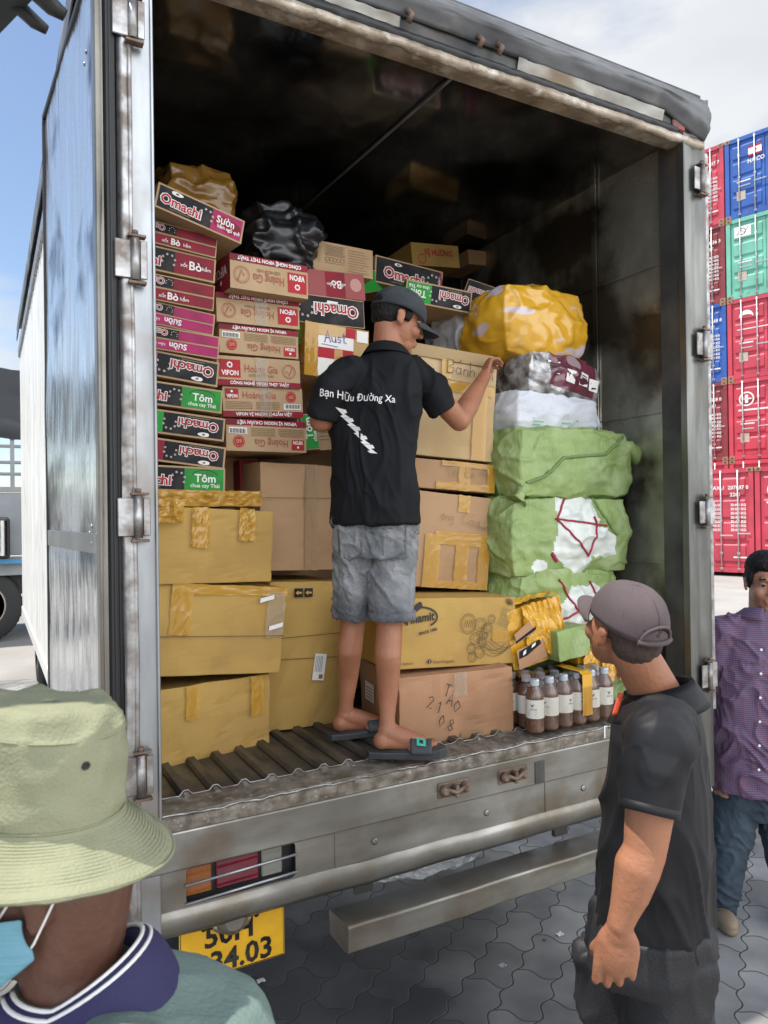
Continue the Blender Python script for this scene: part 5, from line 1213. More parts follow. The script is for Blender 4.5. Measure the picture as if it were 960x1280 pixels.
# support sacks beneath
r10, b10, w, h = px_sack('green sack on the bed behind the bottles, with a pale folded mouth', 634, 716, 838, 908, 2.42, .34, green_sack, seed=55, amp=.02, crease=.01, p=.4)
bm = bmesh.new(); noisy_grid(bm, lambda u, v: (-w*.5+u*w*.9, -.19-.03*v-.02*abs(nz3((u*8, v, 0))), h*(.86+.12*u)-.05*v*(1-u*.5)+.01*nz3((u*14, v*3, 0))), 24, 6, smooth=False); link('sack_mouth', bm, mat('pale green weave', (.33, .44, .24), .6, bump=.5, bscale=90), r10)
r11, b11, w, h = px_sack('green sack at the foot of the right wall, behind the cap man', 712, 790, 846, 900, 2.46, .3, green_sack, seed=57, amp=.02, crease=.01, p=.4)
# hidden big box carrying the sacks
rr_ = thing('storage_box', 'large plain box low in the right corner, hidden beneath the sacks', 'box', (2.42, 3.36, ZB+.012), 'large boxes at the back of the load')
bm = bmesh.new(); carton_body(bm, .70, .40, 1.5, 77, .004, 8); link('box_body', bm, card_tan, rr_)
# dark plastic bag behind the held box
# ------------------------------------------------------------------ shrink-wrapped pack of bottles
bp = thing('bottle_pack', 'shrink-wrapped pack of brown bottles with white labels at the bed edge', 'bottle pack', mw=Matrix.Translation(at(716, 904, Z=ZB+.012)+V((0, .06, 0))) @ Matrix.Rotation(rad(2), 4, 'Z'))
liq = mat('brown powder bottle', (.16, .075, .04), .25, col2=(.10, .045, .025), scale=60, coat=.8); capm = mat('pale cap', (.62, .66, .72), .35)
lab = mat('cream label', (.72, .70, .62), .5)
brad, bh = .0375, .205
bmb = bmesh.new(); lathe(bmb, [(.030, 0), (.035, .004), (.0365, .012), (.0345, .028), (.0365, .034), (.0345, .044), (.036, .05), (.036, .135), (.034, .150), (.026, .168), (.017, .178), (.0155, .188)], 20)
mb_ = bpy.data.meshes.new('bottle'); bmb.to_mesh(mb_); bmb.free(); mb_.materials.append(liq)
bmb = bmesh.new(); lathe(bmb, [(.0175, .182), (.0185, .184), (.0185, .203), (.017, .206)], 16); mc_ = bpy.data.meshes.new('cap'); bmb.to_mesh(mc_); bmb.free(); mc_.materials.append(capm)
bmb = bmesh.new(); g = []
for k in range(25):
    a = 2*pi*k/24; g.append([bmb.verts.new((.0368*cos(a), .0368*sin(a), z)) for z in (.058, .130)])
for a_, b_ in zip(g, g[1:]): f = bmb.faces.new((a_[0], b_[0], b_[1], a_[1])); f.smooth = True
def blab(u, v, e): a = -pi/2+u/.0368; return bmb.verts.new(((.0368+e)*cos(a), (.0368+e)*sin(a), v))
items = Decal(1, 1); items.poly([(-.012, .112), (-.004, .102), (.004, .114), (-.001, .113), (-.004, .108), (-.008, .113)], i_ink, 1)
items.text('PHÙ SA', .0, .094, .006, i_ink, 1, .01)
for k in range(5): items.rect(-.02, .066+.0045*k, .012-.003*(k % 3), .0675+.0045*k, i_brown, 1)
for pts, faces, m_, l in items.items:
    vs = [blab(u, v, .0006) for u, v in pts]
    for f in faces:
        try: ff = bmb.faces.new([vs[i] for i in f]); ff.material_index = 1 if m_ is i_ink else 2
        except ValueError: pass
ml_ = bpy.data.meshes.new('label'); bmb.to_mesh(ml_); bmb.free(); [ml_.materials.append(q) for q in (lab, i_ink, i_brown)]
k = 0
for j in range(3):
    for i in range(6):
        if j == 0 and i == 6: continue
        x = -.205+i*.077+(.02 if j % 2 else 0); y = j*.072
        b = bpy.data.objects.new('bottle', mb_); COL.objects.link(b); b.parent = bp; b.location = (x, y-.06, 0); b.rotation_euler = (0, 0, random.uniform(-.7, .5) + (-.5 if i < 2 else 0))
        for nm, me in (('bottle_cap', mc_), ('bottle_label', ml_)):
            q = bpy.data.objects.new(nm, me); COL.objects.link(q); q.parent = b
bm = bmesh.new()
noisy_grid(bm, lambda u, v: ((.012+.055*u)+.0, -.103-.0+(.0 if v < .6 else (v-.6)*.42), .035+min(v, .6)/.6*.165+.006*max(0, nz3((u*3, v*6, 0)))+(.012 if v > .6 else 0)), 8, 20, smooth=False); link('tape', bm, wrap, bp)
bm = bmesh.new()
def shr(u, v):
    x = -.245+u*.465; pr = [(-.100, .02), (-.103, .10), (-.101, .15), (-.088, .190), (-.07, .207), (.03, .210), (.12, .205)]
    k = v*6; i = min(int(k), 5); f = k-i; y = pr[i][0]*(1-f)+pr[i+1][0]*f; z = pr[i][1]*(1-f)+pr[i+1][1]*f
    return (x, y-.002-.004*abs(nz3((x*40, z*10, 0))), z+.002*nz3((x*60, y*30, 0)))
noisy_grid(bm, shr, 60, 24)
fm = bpy.data.materials.new('shrink film'); fm.use_nodes = True; t_ = fm.node_tree; t_.nodes.clear()
o_ = t_.nodes.new('ShaderNodeOutputMaterial'); tr = t_.nodes.new('ShaderNodeBsdfTransparent'); gl = t_.nodes.new('ShaderNodeBsdfGlossy'); mxs = t_.nodes.new('ShaderNodeMixShader'); fr = t_.nodes.new('ShaderNodeFresnel')
fr.inputs[0].default_value = 1.35; gl.inputs['Roughness'].default_value = .12
t_.links.new(fr.outputs[0], mxs.inputs[0]); t_.links.new(tr.outputs[0], mxs.inputs[1]); t_.links.new(gl.outputs[0], mxs.inputs[2]); t_.links.new(mxs.outputs[0], o_.inputs[0])
link('shrink_film', bm, fm, bp)
# ------------------------------------------------------------------ people
Fh = V((Fw.x, Fw.y, 0)).normalized(); Rh = V((R0.x, R0.y, 0)).normalized(); Z = V((0, 0, 1))
def frame(o, fwd, up=None, tilt=0):
    f = V(fwd).normalized(); u = V(up or Z); r = f.cross(u).normalized(); u = r.cross(f)
    if tilt: q = Matrix.Rotation(tilt, 3, f); r = q @ r; u = q @ u
    M = Matrix((r, f, u)).transposed().to_4x4(); M.translation = V(o); return M
def hp(M, s=1, nose=True):
    R3 = M.to_3x3(); P = lambda x, y, z: M @ V((x*s, y*s, z*s)); e = lambda c, r: ('e', P(*c), tuple(k*s for k in r), R3)
    pr = [e((0, -.012, .045), (.074, .094, .084)), e((0, .022, -.02), (.062, .070, .080)), e((0, .045, -.075), (.040, .042, .034)), e((0, .072, -.092), (.020, .018, .016)),
          e((.036, .058, -.022), (.028, .030, .03)), e((-.036, .058, -.022), (.028, .030, .03)), e((0, .080, .040), (.048, .016, .014)),
          e((0, .090, -.055), (.024, .012, .0065)), e((0, .088, -.067), (.020, .011, .0065)),
          ('c', [(P(0, .086, .022), .0085*s), (P(0, .106, -.018), .0115*s)]), e((.012, .096, -.022), (.009, .010, .007)), e((-.012, .096, -.022), (.009, .010, .007))]
    for sx in (1, -1):
        pr += [e((sx*.076, -.012, -.004), (.008, .017, .028)), e((sx*.080, -.018, .008), (.006, .014, .015)), e((sx*.075, -.004, -.026), (.007, .009, .010))]
    return pr
def eyes(M, root, s=1, sk=None):
    for sx in (1, -1):
        bm = bmesh.new(); c = M @ V((sx*.031*s, .0735*s, .014*s))
        bmesh.ops.create_uvsphere(bm, u_segments=16, v_segments=10, radius=.0118*s, matrix=Matrix.Translation(c))
        f = (M.to_3x3() @ V((sx*.05, 1, -.15))).normalized()
        for fc in bm.faces:
            if (fc.calc_center_median()-c).normalized().dot(f) > .82: fc.material_index = 1
        wlink('eye', bm, [mat('eye white', (.55, .5, .46), .3), mat('iris', (.012, .008, .006), .2)], root, True)
        bm = bmesh.new(); tube(bm, [M @ V((sx*q*s, y*s, z*s)) for q, y, z in ((.016, .088, .036), (.030, .090, .042), (.048, .078, .037))], [.003*s, .0045*s, .002*s], 6); wlink('eyebrow', bm, hair, root)
        bm = bmesh.new(); tube(bm, [M @ V((sx*q*s, y*s, z*s)) for q, y, z in ((.017, .086, .019), (.031, .0905, .0225), (.045, .081, .018))], [.002*s, .0042*s, .002*s], 6); wlink('eyelid', bm, sk or skin4, root)
def hairshell(M, s, root, cuts, m=hair, grow=1.0):
    R3 = M.to_3x3(); pr = [('e', M @ V((c[0]*s, c[1]*s, c[2]*s)), tuple(k*s*grow for k in r), R3) for c, r in cuts]
    fuse('hair', pr, m, root, .005, 2, wr=lambda p, n: .0035*nz3(p, 90))
def cap(M, s, root, m, name='cap', bill_m=None, back=False, rim=True):
    """baseball cap in head space M: crown dome, panel seams, curved bill, button"""
    c = thing_part = None
    bm = bmesh.new(); nu, nv = 48, 14; g = []
    for i in range(nu):
        a = 2*pi*i/nu; row = []
        for j in range(nv+1):
            t = j/nv*pi/2; rr = cos(t)**.78; zz = sin(t)**.95
            x = .0855*rr*cos(a); y = .106*rr*sin(a)-.008; z = .030+.092*zz - .016*max(0, -sin(a))*(1-zz)
            w_ = 1+.012*nz3((x*1.0, y, z), 22, 2)-.008*(abs(sin(3*a))**.15 < .62)
            row.append(bm.verts.new(M @ V((x*s*w_, y*s*w_, z*s*w_))))
        g.append(row)
    for i in range(nu):
        for j in range(nv):
            f = bm.faces.new((g[i][j], g[(i+1) % nu][j], g[(i+1) % nu][j+1], g[i][j+1])); f.smooth = True
    bmesh.ops.recalc_face_normals(bm, faces=bm.faces)
    crown = wlink(name, bm, m, root); md = crown.modifiers.new('t', 'SOLIDIFY'); md.thickness = .003; md.offset = 1
    bm = bmesh.new()
    def bl(u, v):
        a = rad(90)+(u-.5)*rad(112); L_ = .072*(1-(2*abs(u-.5))**2.6*.75)
        r_ = 1+0; x = .0865*cos(a); y = .107*sin(a)-.008
        x2 = x*(1-.12*v); y2 = y+L_*v; zz = .034-.018*(2*abs(x2)/.085)**2*.6-.016*v
        return M @ V((x2*s, y2*s, zz*s))
    noisy_grid(bm, bl, 24, 8)
    b = wlink('cap_bill', bm, bill_m or m, crown); md = b.modifiers.new('t', 'SOLIDIFY'); md.thickness = .004
    bm = bmesh.new(); bmesh.ops.create_icosphere(bm, subdivisions=2, radius=.007*s, matrix=M @ Matrix.Translation((0, -.008*s, .124*s)) @ Matrix.Diagonal((1, 1, .6, 1))); wlink('cap_button', bm, m, crown, True)
    bm = bmesh.new()
    for k in range(3):
        a = rad(90)+k*pi/3; pts = []
        for j in range(25):
            t = pi*j/24; rr = abs(cos(t))**.78*(1 if cos(t) > 0 else -1); x = .0865*rr*cos(a); y = .107*rr*sin(a)-.008; z = .030+.0935*abs(sin(t))**.95
            pts.append(M @ V((x*s, y*s, z*s)))
        tube(bm, pts, .0011*s, 5)
    wlink('cap_seam', bm, m, crown)
    if back:
        bm = bmesh.new(); n = 14
        pts = [M @ V((.045*cos(a)*s*1.0, (-.1195+.035*(abs(cos(a))**2)*.42+.003*sin(a))*s, (.018+.042*sin(a))*s)) for a in [pi*k/n for k in range(n+1)]]
        vs = [bm.verts.new(p) for p in pts]; bm.faces.new(vs); wlink('cap_opening', bm, hair, crown)
        bm = bmesh.new(); tube(bm, pts, .004*s, 8); tube(bm, [M @ V((x*s, (-.120+.035*(x/.045)**2*.42)*s, .018*s)) for x in (-.05, -.025, 0, .025, .05)], .007*s, 8); wlink('cap_strap', bm, m, crown)
    return crown
def wr_cloth(a=.005, s=9, st=(1, 1, .35), seed=0):
    """drape folds: warped ridges plus soft lumps"""
    def f(p_, n):
        q = V((p_.x*st[0], p_.y*st[1], p_.z*st[2]+.45*p_.x)); w_ = nz3(q, s*.6, seed+3)*.10
        q = q+V((w_, w_, w_)); rg = 1-abs(nz3(q, s, seed))*2.4; rg = max(0, rg)**2.2
        rg2 = max(0, 1-abs(nz3(q+V((3, 1, 2)), s*1.9, seed+5))*2.6)**2
        m_ = .35+.9*max(0, nz3(p_, 4.5, seed+8)+.35)
        return a*m_*(1.5*rg+.6*rg2)+a*.6*nz3(p_, s*.7, seed)
    return f
def ring(c, rx, ry, fwd):
    f = V(fwd).normalized(); r = f.cross(Z).normalized(); return (V(c), rx, ry, Matrix((r, f, Z)).transposed())

# ---------------------------------------------------------------- the worker on the bed
zf = ZB+.016
fR = at(478, 945, Z=zf); toeR = at(549, 945, Z=zf); fL = at(426, 922, Z=zf); toeL = at(462, 915, Z=zf)
wk = thing('person', 'man in black polo shirt, cap, denim shorts and slides lifting a box in the truck', 'person', tuple(at(468, 930, Z=zf)))
YT_ = 2.38
bf = (Fh*.9+Rh*.45).normalized()   # body facing
neck = at(484, 440, YT_); shR = at(536, 484, YT_-.02); shL = at(412, 486, YT_-.01); elR = at(574, 526, 2.36); wrR = at(606, 470, 2.55)
elL = at(401, 526, YT_+.05); wrL = at(432, 520, 2.60); hipR = at(492, 655, 2.36); hipL = at(446, 655, 2.42)
knR = at(487, 782, 2.33); knL = at(441, 780, 2.50)
ankR = fR+V((.02, .0, .085)); ankL = fL+V((.02, 0, .085))
hM = frame(at(497, 402, YT_), (Rh*.92+Fh*.30-Z*.34), Z, tilt=rad(0))
def hand_grip(w, out_, down, thumb, s=1, curl=1.0):
    """palm + four fingers and a thumb; out_ = finger direction, down = direction the fingers curl to, thumb = side"""
    o = V(out_).normalized(); d = V(down); d = (d-o*d.dot(o)).normalized(); sd = V(thumb); sd = (sd-o*sd.dot(o)-d*sd.dot(d)).normalized(); pr = []
    R3 = Matrix((sd, o, -d)).transposed()
    pr.append(('e', w+o*.05*s, (.043*s, .055*s, .017*s), R3)); pr.append(('e', w+o*.02*s, (.03*s, .03*s, .02*s), R3))
    for i, (L_, r) in enumerate(((.075, .0088), (.083, .0090), (.078, .0088), (.062, .0078))):
        b = w+o*(.088-.004*i*i*.5)*s+sd*(.033-.0218*i)*s; pts = [(b-o*.03*s, r*1.1*s), (b, r*1.08*s)]; ang = 0; p = b
        for k, fr in enumerate((.45, .32, .23)):
            ang += (curl*(.75, .85, .6)[k] if curl != .5 else (.18, 1.0, 1.1)[k]); p = p+(o*cos(ang)+d*sin(ang))*L_*fr*s; pts.append((p, r*(1-.08*(k+1))*s))
        pr.append(('c', pts))
    tb = w+o*.038*s+sd*.026*s
    t1 = tb+(o*.75+sd*.38+d*.5).normalized()*.036*s; t2 = t1+(o*.75-sd*.05+d*.7).normalized()*.028*s
    pr.append(('c', [(tb, .014*s), (t1, .011*s), (t2, .0095*s)])); return pr
body = hp(hM, .98)
body += [('c', [(hM @ V((0, -.03, -.03)), .052), (neck+V((0, 0, -.01)), .056)]),
         ('l', [ring(at(468, 660, YT_+.01), .125, .085, bf), ring(at(467, 590, YT_), .14, .09, bf), ring(at(468, 520, YT_), .145, .09, bf), ring(at(474, 476, YT_), .13, .075, bf), ring(at(482, 447, YT_), .07, .06, bf)]),
         ('c', [(shR-Z*.01, .040), (elR.lerp(shR, .4), .044), (elR, .041), (elR.lerp(wrR, .30), .045), (elR.lerp(wrR, .6), .037), (wrR.lerp(elR, .15), .029), (wrR, .027)]),
         ('c', [(shL-Z*.01, .040), (elL, .042), (elL.lerp(wrL, .35), .042), (wrL, .027)]),
         ('c', [(hipR, .070), (knR+V((0, 0, .12)), .060), (knR, .048), (knR.lerp(ankR, .28)+V((-.012, -.014, 0)), .049), (knR.lerp(ankR, .55), .040), (knR.lerp(ankR, .85), .028), (ankR, .030)]),
         ('c', [(hipL, .070), (knL+V((0, 0, .12)), .058), (knL, .046), (knL.lerp(ankL, .28)+V((-.012, -.014, 0)), .048), (knL.lerp(ankL, .55), .039), (knL.lerp(ankL, .85), .028), (ankL, .030)])]
for a, f0, t0 in ((ankR, fR, toeR), (ankL, fL, toeL)):
    d = (t0-f0); d.z = 0; d = d.normalized() if a is ankR else (Rh*.9+Fh*.35).normalized(); s_ = Z.cross(d)
    hl = f0+V((0, 0, .055)); body += [('s', hl, .032), ('c', [(a, .034), (a+d*.05+V((0, 0, -.02)), .036), (a+d*.12+V((0, 0, -.042)), .029)]), ('c', [(hl, .028), (a+d*.14+V((0, 0, -.050)), .024)])]
    for k in range(5):
        b = a+d*(.135-.007*abs(k-1))+s_*(.030-.0155*k)+V((0, 0, -.052)); body.append(('c', [(b-d*.03, .012), (b+d*(.040-.006*k), .0105 if k else .014)]))
body += hand_grip(wrR, (Rh*.25+Z*.80+Fh*.55), (Rh*1.0+Fh*.1-Z*.5), (-Rh*.8+Z*.3), 1.0, .9)
body += hand_grip(wrL, Fh, Rh, Z, .95, .6)
fuse('body', body, skin2, wk, .0045, 3)
eyes(hM, wk, .98, skin2)
hairshell(hM, .98, wk, [((0, -.028, .035), (.079, .090, .072)), ((0, -.05, -.005), (.066, .055, .045)), ((.068, .018, .015), (.012, .016, .026)), ((-.068, .018, .015), (.012, .016, .026))])
cp = cap(hM @ Matrix.Rotation(rad(-4), 4, 'X'), 1.0, wk, cap_grey)
# shirt
sh = [('l', [ring(at(468, 655, YT_+.01), .172, .128, bf), ring(at(468, 645, YT_+.01), .170, .125, bf), ring(at(468, 620, YT_+.01), .166, .122, bf), ring(at(466, 580, YT_), .158, .115, bf), ring(at(467, 530, YT_), .166, .118, bf), ring(at(469, 495, YT_), .175, .118, bf), ring(at(472, 470, YT_), .165, .10, bf), ring(at(478, 452, YT_), .115, .08, bf), ring(at(482, 441, YT_), .075, .066, bf)]),
      ('c', [(at(512, 466, YT_), .064), (shR, .060)]), ('c', [(at(440, 466, YT_), .064), (shL, .058)]),
      ('c', [(shR, .061), (at(553, 514, YT_-.02), .056)], False), ('c', [(shL, .060), (at(403, 522, YT_+.03), .055)], False)]
so_, sb = fuse('polo_shirt', sh, black_cloth, wk, .006, 5, wr=wr_cloth(.010, 9, (1, 1, .55), 3), ret_bvh=True)
bm = bmesh.new(); n = 30
def collar(bm, c, fwd, r0, r1, hgt, drop, tilt=0, gap=0):
    f = V(fwd).normalized(); r = f.cross(Z).normalized()
    def cg(u, v):
        a = rad(90)+gap+(2*pi-2*gap)*u; d = r*cos(a)+f*sin(a)
        if v < .5: k = v*2; rad_ = r0+.004*k; z = -hgt*.4+hgt*1.4*k
        else: k = (v-.5)*2; rad_ = r0+.006+(r1-r0)*k; z = hgt-(drop+.012*max(0, sin(a))**4)*k
        z += tilt*(-sin(a))*.02
        return V(c)+d*rad_*(1+.04*nz3((u*9, v, 1)))+Z*z
    noisy_grid(bm, cg, 36, 8)
collar(bm, at(484, 446, YT_), bf, .062, .088, .032, .038, tilt=.6, gap=.25); c_ = wlink('collar', bm, black_cloth, so_); md = c_.modifiers.new('t', 'SOLIDIFY'); md.thickness = .003
pxm = (at(470, 500, 2.26)-at(469, 500, 2.26)).length
dc = Decal(1, 1)
dc.text('Bạn Hữu Đường Xa', .0, .0, .0265, i_white, 0, .010, rot=-.10, maxw=.265)
for k in range(5):
    x, z = -.060+.024*k, -.042-.033*k
    dc.poly([(x-.020, z+.006), (x+.014, z+.002), (x+.020, z-.010), (x+.008, z-.011), (x+.030, z-.029), (x+.004, z-.026), (x-.006, z-.018), (x+.004, z-.017)], i_white, 0)
conform('shirt_print', dc.items, at(446, 489, 2.2), Rh, Z, Fh, sb, None, so_, .004)
# hem + tie cord
# shorts
def leg_ring(c, r, d): return r
sh2 = [('l', [ring(at(468, 640, YT_+.02), .145, .108, bf), ring(at(468, 665, YT_+.02), .150, .112, bf), ring(at(468, 695, YT_+.02), .150, .108, bf)]),
       ('c', [(hipR+V((0, 0, .0)), .090), (at(490, 720, 2.35), .084), (at(490, 772, 2.33), .080)], False), ('c', [(hipL, .088), (at(444, 720, 2.46), .080), (at(441, 770, 2.49), .074)], False)]
sho = fuse('denim_shorts', sh2, denim, wk, .006, 3, wr=wr_cloth(.007, 14, (1, 1, 1.0), 9))
for c_, r_ in ((at(490, 769, 2.33), .085), (at(441, 767, 2.49), .0755)):
    bm = bmesh.new(); lathe(bm, [(r_-.004, -.016), (r_+.003, -.014), (r_+.004, .014), (r_-.004, .016)], 28, c=c_); wlink('cuff', bm, denim, sho, True)
bm = bmesh.new(); q0 = at(476, 672, 2.245)
dcp = Decal(1, 1); st_ = mat('denim seam', (.09, .095, .10), .9)
for cx_ in (.045, -.115): dcp.line([(cx_-.04, .03), (cx_+.045, .035), (cx_+.043, -.06), (cx_, -.085), (cx_-.038, -.062), (cx_-.04, .03)], .0035, st_, 0)
dcp.line([(-.035, .06), (-.03, -.10)], .004, st_, 0); dcp.rect(-.02, .065, .035, .085, i_white, 0)
bm2 = bmesh.new(); bm2.from_mesh(sho.data); bm2.transform(world_of(sho)); bs = BVHTree.FromBMesh(bm2); bm2.free()
conform('pocket_stitching', dcp.items, q0, Rh, Z, Fh, bs, None, sho, .003)
bm = bmesh.new(); tube(bm, [at(415, 646, 2.36), at(413, 652, 2.35), at(417, 660, 2.35)], .006, 6); wlink('drawstring', bm, gasket, sho)
# sandals
slide = mat('slide rubber', (.035, .038, .04), .6)
for a, f0, t0, lb in ((ankR, fR, toeR, 1), (ankL, fL, toeL, 0)):
    d = (t0-f0); d.z = 0; d = d.normalized() if lb else (Rh*.9+Fh*.35).normalized(); s_ = Z.cross(d); c0 = f0-d*.045; c0.z = zf
    outl = [(0, -.028), (.05, -.036), (.13, -.036), (.20, -.046), (.245, -.040), (.27, -.012), (.265, .02), (.22, .045), (.12, .038), (.04, .036), (0, .026), (-.012, 0)]
    bm = bmesh.new(); lo_ = [bm.verts.new(c0+d*x+s_*y) for x, y in outl]; mid = [bm.verts.new(c0+d*(x*1.01)+s_*y*1.06+Z*(.018+.012*(x > .2))) for x, y in outl]; hi_ = [bm.verts.new(c0+d*x+s_*y+Z*(.022+.012*(x > .2))) for x, y in outl]
    for A_, B_ in ((lo_, mid), (mid, hi_)):
        for i in range(12): bm.faces.new((A_[i], A_[(i+1) % 12], B_[(i+1) % 12], B_[i]))
    bm.faces.new(lo_[::-1]); bm.faces.new(hi_); bmesh.ops.recalc_face_normals(bm, faces=bm.faces)
    sl = wlink('slide_sandal', bm, slide, wk)
    bm = bmesh.new()
    def sg(u, v):
        an = pi*v; x = .145+.075*u; y = .049*cos(an); z = .018+.055*sin(an)*(1-.28*u)
        return c0+d*x+s_*(y)+Z*z
    noisy_grid(bm, sg, 8, 16); o_ = wlink('slide_strap', bm, slide, sl); md = o_.modifiers.new('t', 'SOLIDIFY'); md.thickness = .005; md.offset = 1
    if lb:
        bm = bmesh.new(); k = 0
        for (u0, u1, v0, v1) in ((.3, .42, .58, .80), (.42, .60, .74, .80), (.60, .72, .58, .80), (.42, .6, .58, .64)):
            f = [bm.verts.new(sg(*q)+(-s_*.006+Z*.004)*(1)) for q in ((u0, v0), (u1, v0), (u1, v1), (u0, v1))]; bm.faces.new(f)
        wlink('strap_mark', bm, mat('teal mark', (.04, .40, .28), .5), sl)

# ---------------------------------------------------------------- man in black cap and polo, foreground right
DB = 1.78
bk = thing('person', 'man in mauve cap and black polo shirt watching from the ground with arm hanging', 'person', tuple(at(815, 1500, D=DB).xy)+(0,))
bfw = (-Rh*.90+Fh*.43).normalized(); rgt = bfw.cross(Z)
hB = frame(at(779, 788, D=DB), (-Rh*.38+Fh*.91+Z*.27), Z)
P = lambda x, y, d=0: at(x, y, D=DB+d)
nk = P(820, 868); tc_ = [(824, 876, .06, .065), (823, 892, .12, .09), (821, 915, .148, .100), (820, 960, .152, .110), (819, 1010, .148, .118), (818, 1060, .148, .126), (817, 1110, .150, .126), (815, 1168, .155, .126)]
shl = P(822, 926, -.16); sleve = P(811, 1016, -.20); elb = P(806, 1064, -.19); wrb = P(775, 1155, -.20)
shr = P(826, 926, .14); elr = P(820, 1064, .17); wrr = P(800, 1150, .20)
body = hp(hB, .96)
body += [('c', [(hB @ V((0, -.035, -.03)), .054), (nk, .060)]), ('l', [ring(P(x, y), a*.78, b*.76, bfw) for x, y, a, b in tc_[::-1]]),
         ('c', [(shl-Z*.02, .048), (shl.lerp(elb, .5), .054), (elb.lerp(shl, .15), .048), (elb, .045), (elb.lerp(wrb, .22)-Rh*.004, .049), (elb.lerp(wrb, .55), .041), (wrb.lerp(elb, .15), .031), (wrb, .028)]),
         ('c', [(shr-Z*.02, .048), (elr, .048), (elr.lerp(wrr, .3), .050), (wrr, .031)])]
legs_ = (P(836, 1195, -.06), P(768, 1200, .12))
for hpz in legs_:
    kn = V((hpz.x, hpz.y, .47))+bfw*.02; ak = V((hpz.x, hpz.y, .09))
    body += [('c', [(hpz, .078), (kn+Z*.15, .068), (kn, .060), (kn-Z*.12, .060), (ak+Z*.08, .036), (ak, .038)]), ('c', [(ak-Z*.035, .036), (ak+bfw*.12-Z*.05, .032), (ak+bfw*.19-Z*.055, .024)])]
body += hand_grip(wrb, -Z-Rh*.12, Fh*.9+Rh*.25, -Rh*.9+Fh*.3, 1.12, .5)
body += hand_grip(wrr, -Z, Rh*.8, Fh, 1.0, .8)
fuse('body', body, skin, bk, .0042, 3)
eyes(hB @ Matrix.Translation((0, -.007, 0)), bk, .92, skin)
hairshell(hB, .96, bk, [((0, -.035, .035), (.0765, .086, .070)), ((0, -.055, -.01), (.067, .052, .055))], mat('short cropped hair', (.045, .028, .022), .85, bump=.4, bscale=200))
cap(hB @ Matrix.Translation((0, -.004, .004)) @ Matrix.Rotation(rad(2), 4, 'X'), .96, bk, cap_mauve, back=True)
cl = [('l', [ring(P(x, y), a, b, bfw) for x, y, a, b in tc_[::-1]]), ('c', [(P(828, 908, -.08), .070), (shl, .074)]), ('c', [(P(828, 908, .08), .070), (shr, .074)]),
      ('c', [(shl, .066), (P(815, 965, -.18), .070), (sleve, .064)], False), ('c', [(shr, .064), (P(850, 965, .09), .05)], False)]
ps = fuse('polo_shirt', cl, black_silk, bk, .006, 5, wr=wr_cloth(.011, 7, (1, 1, .5), 5))
bm = bmesh.new(); collar(bm, P(822, 880), bfw, .074, .112, .042, .058, tilt=1.2, gap=.12); c_ = wlink('collar', bm, black_silk, ps); md = c_.modifiers.new('t', 'SOLIDIFY'); md.thickness = .003
bm = bmesh.new(); lathe(bm, [(.062, -.010), (.0645, -.009), (.0645, .009), (.062, .010)], 30, M=Matrix.Translation(P(811.5, 1010, -.198)) @ (sleve-shl).to_track_quat('Z', 'Y').to_matrix().to_4x4()); wlink('sleeve_band', bm, black_silk, ps, True)
bm = bmesh.new(); noisy_grid(bm, lambda u, v: P(776-8*v+(u-.5)*7, 866+28*v, -.01-.01*v), 3, 8); o_ = wlink('collar_trim', bm, mat('orange trim', (.55, .07, .025), .7), ps); md = o_.modifiers.new('t', 'SOLIDIFY'); md.thickness = .004
bm = bmesh.new(); q = P(757.5, 915, -.04); box(bm, -.004, .004, -.002, .002, -.014, .014, M=Matrix.Translation(q)); wlink('logo_mark', bm, i_white, ps)
l1 = P(836, 1190, -.06); l2 = P(772, 1190, .12)
sh3 = [('l', [ring(P(815, 1140), .160, .128, bfw), ring(P(812, 1185), .165, .135, bfw), ring(P(808, 1205), .15, .125, bfw)]),
       ('c', [(l1, .095), (P(838, 1400, -.06), .100)], False), ('c', [(l2, .098), (P(762, 1262, .14), .092)], False)]
fuse('shorts', sh3, mat('black shorts', (.0085, .0085, .011), .62, bump=.2, bscale=150, col2=(.014, .014, .017), scale=3), bk, .008, 4, wr=wr_cloth(.014, 8, (1, 1, .4), 2))
for hpz in legs_:
    ak = V((hpz.x, hpz.y, 0))
    bm = bmesh.new(); 
    Mx_ = Matrix((rgt, bfw, Z)).transposed().to_4x4(); Mx_.translation = ak
    prism(bm, [(-.04, -.05), (.04, -.05), (.048, .10), (.045, .19), (0, .23), (-.045, .19), (-.048, .10)], 0.006, .03, 'Z'); bm.transform(Mx_); wlink('sandal', bm, slide, bk)

# ---------------------------------------------------------------- man in the checked shirt
DP = 3.48
pu = thing('person', 'man in purple checked shirt and jeans standing beside the truck post at right', 'person', tuple(at(925, 1140, Z=0).xy)+(0,))
Q = lambda x, y, d=0: at(x, y, D=DP+d)
pf = (-Fh*.97-Rh*.10).normalized(); pr_ = pf.cross(Z)     # image left is his right
hP = frame(Q(957, 730), (-Fh*.95-Rh*.22-Z*.16), Z, tilt=rad(-3))
tr = [(954, 762, .070, .07), (953, 771, .12, .085), (952, 782, .18, .10), (952, 800, .205, .12), (950, 840, .215, .135), (948, 890, .205, .15), (946, 940, .20, .155), (945, 985, .20, .145)]
rs, ls = Q(901, 788), Q(1003, 788); re_, le = Q(893, 880, .06), Q(1012, 880, .05); rw, lw = Q(905, 950, .10), Q(1010, 960, -.02)
rf = at(899, 1146, Z=0); lf = at(985, 1150, Z=0)
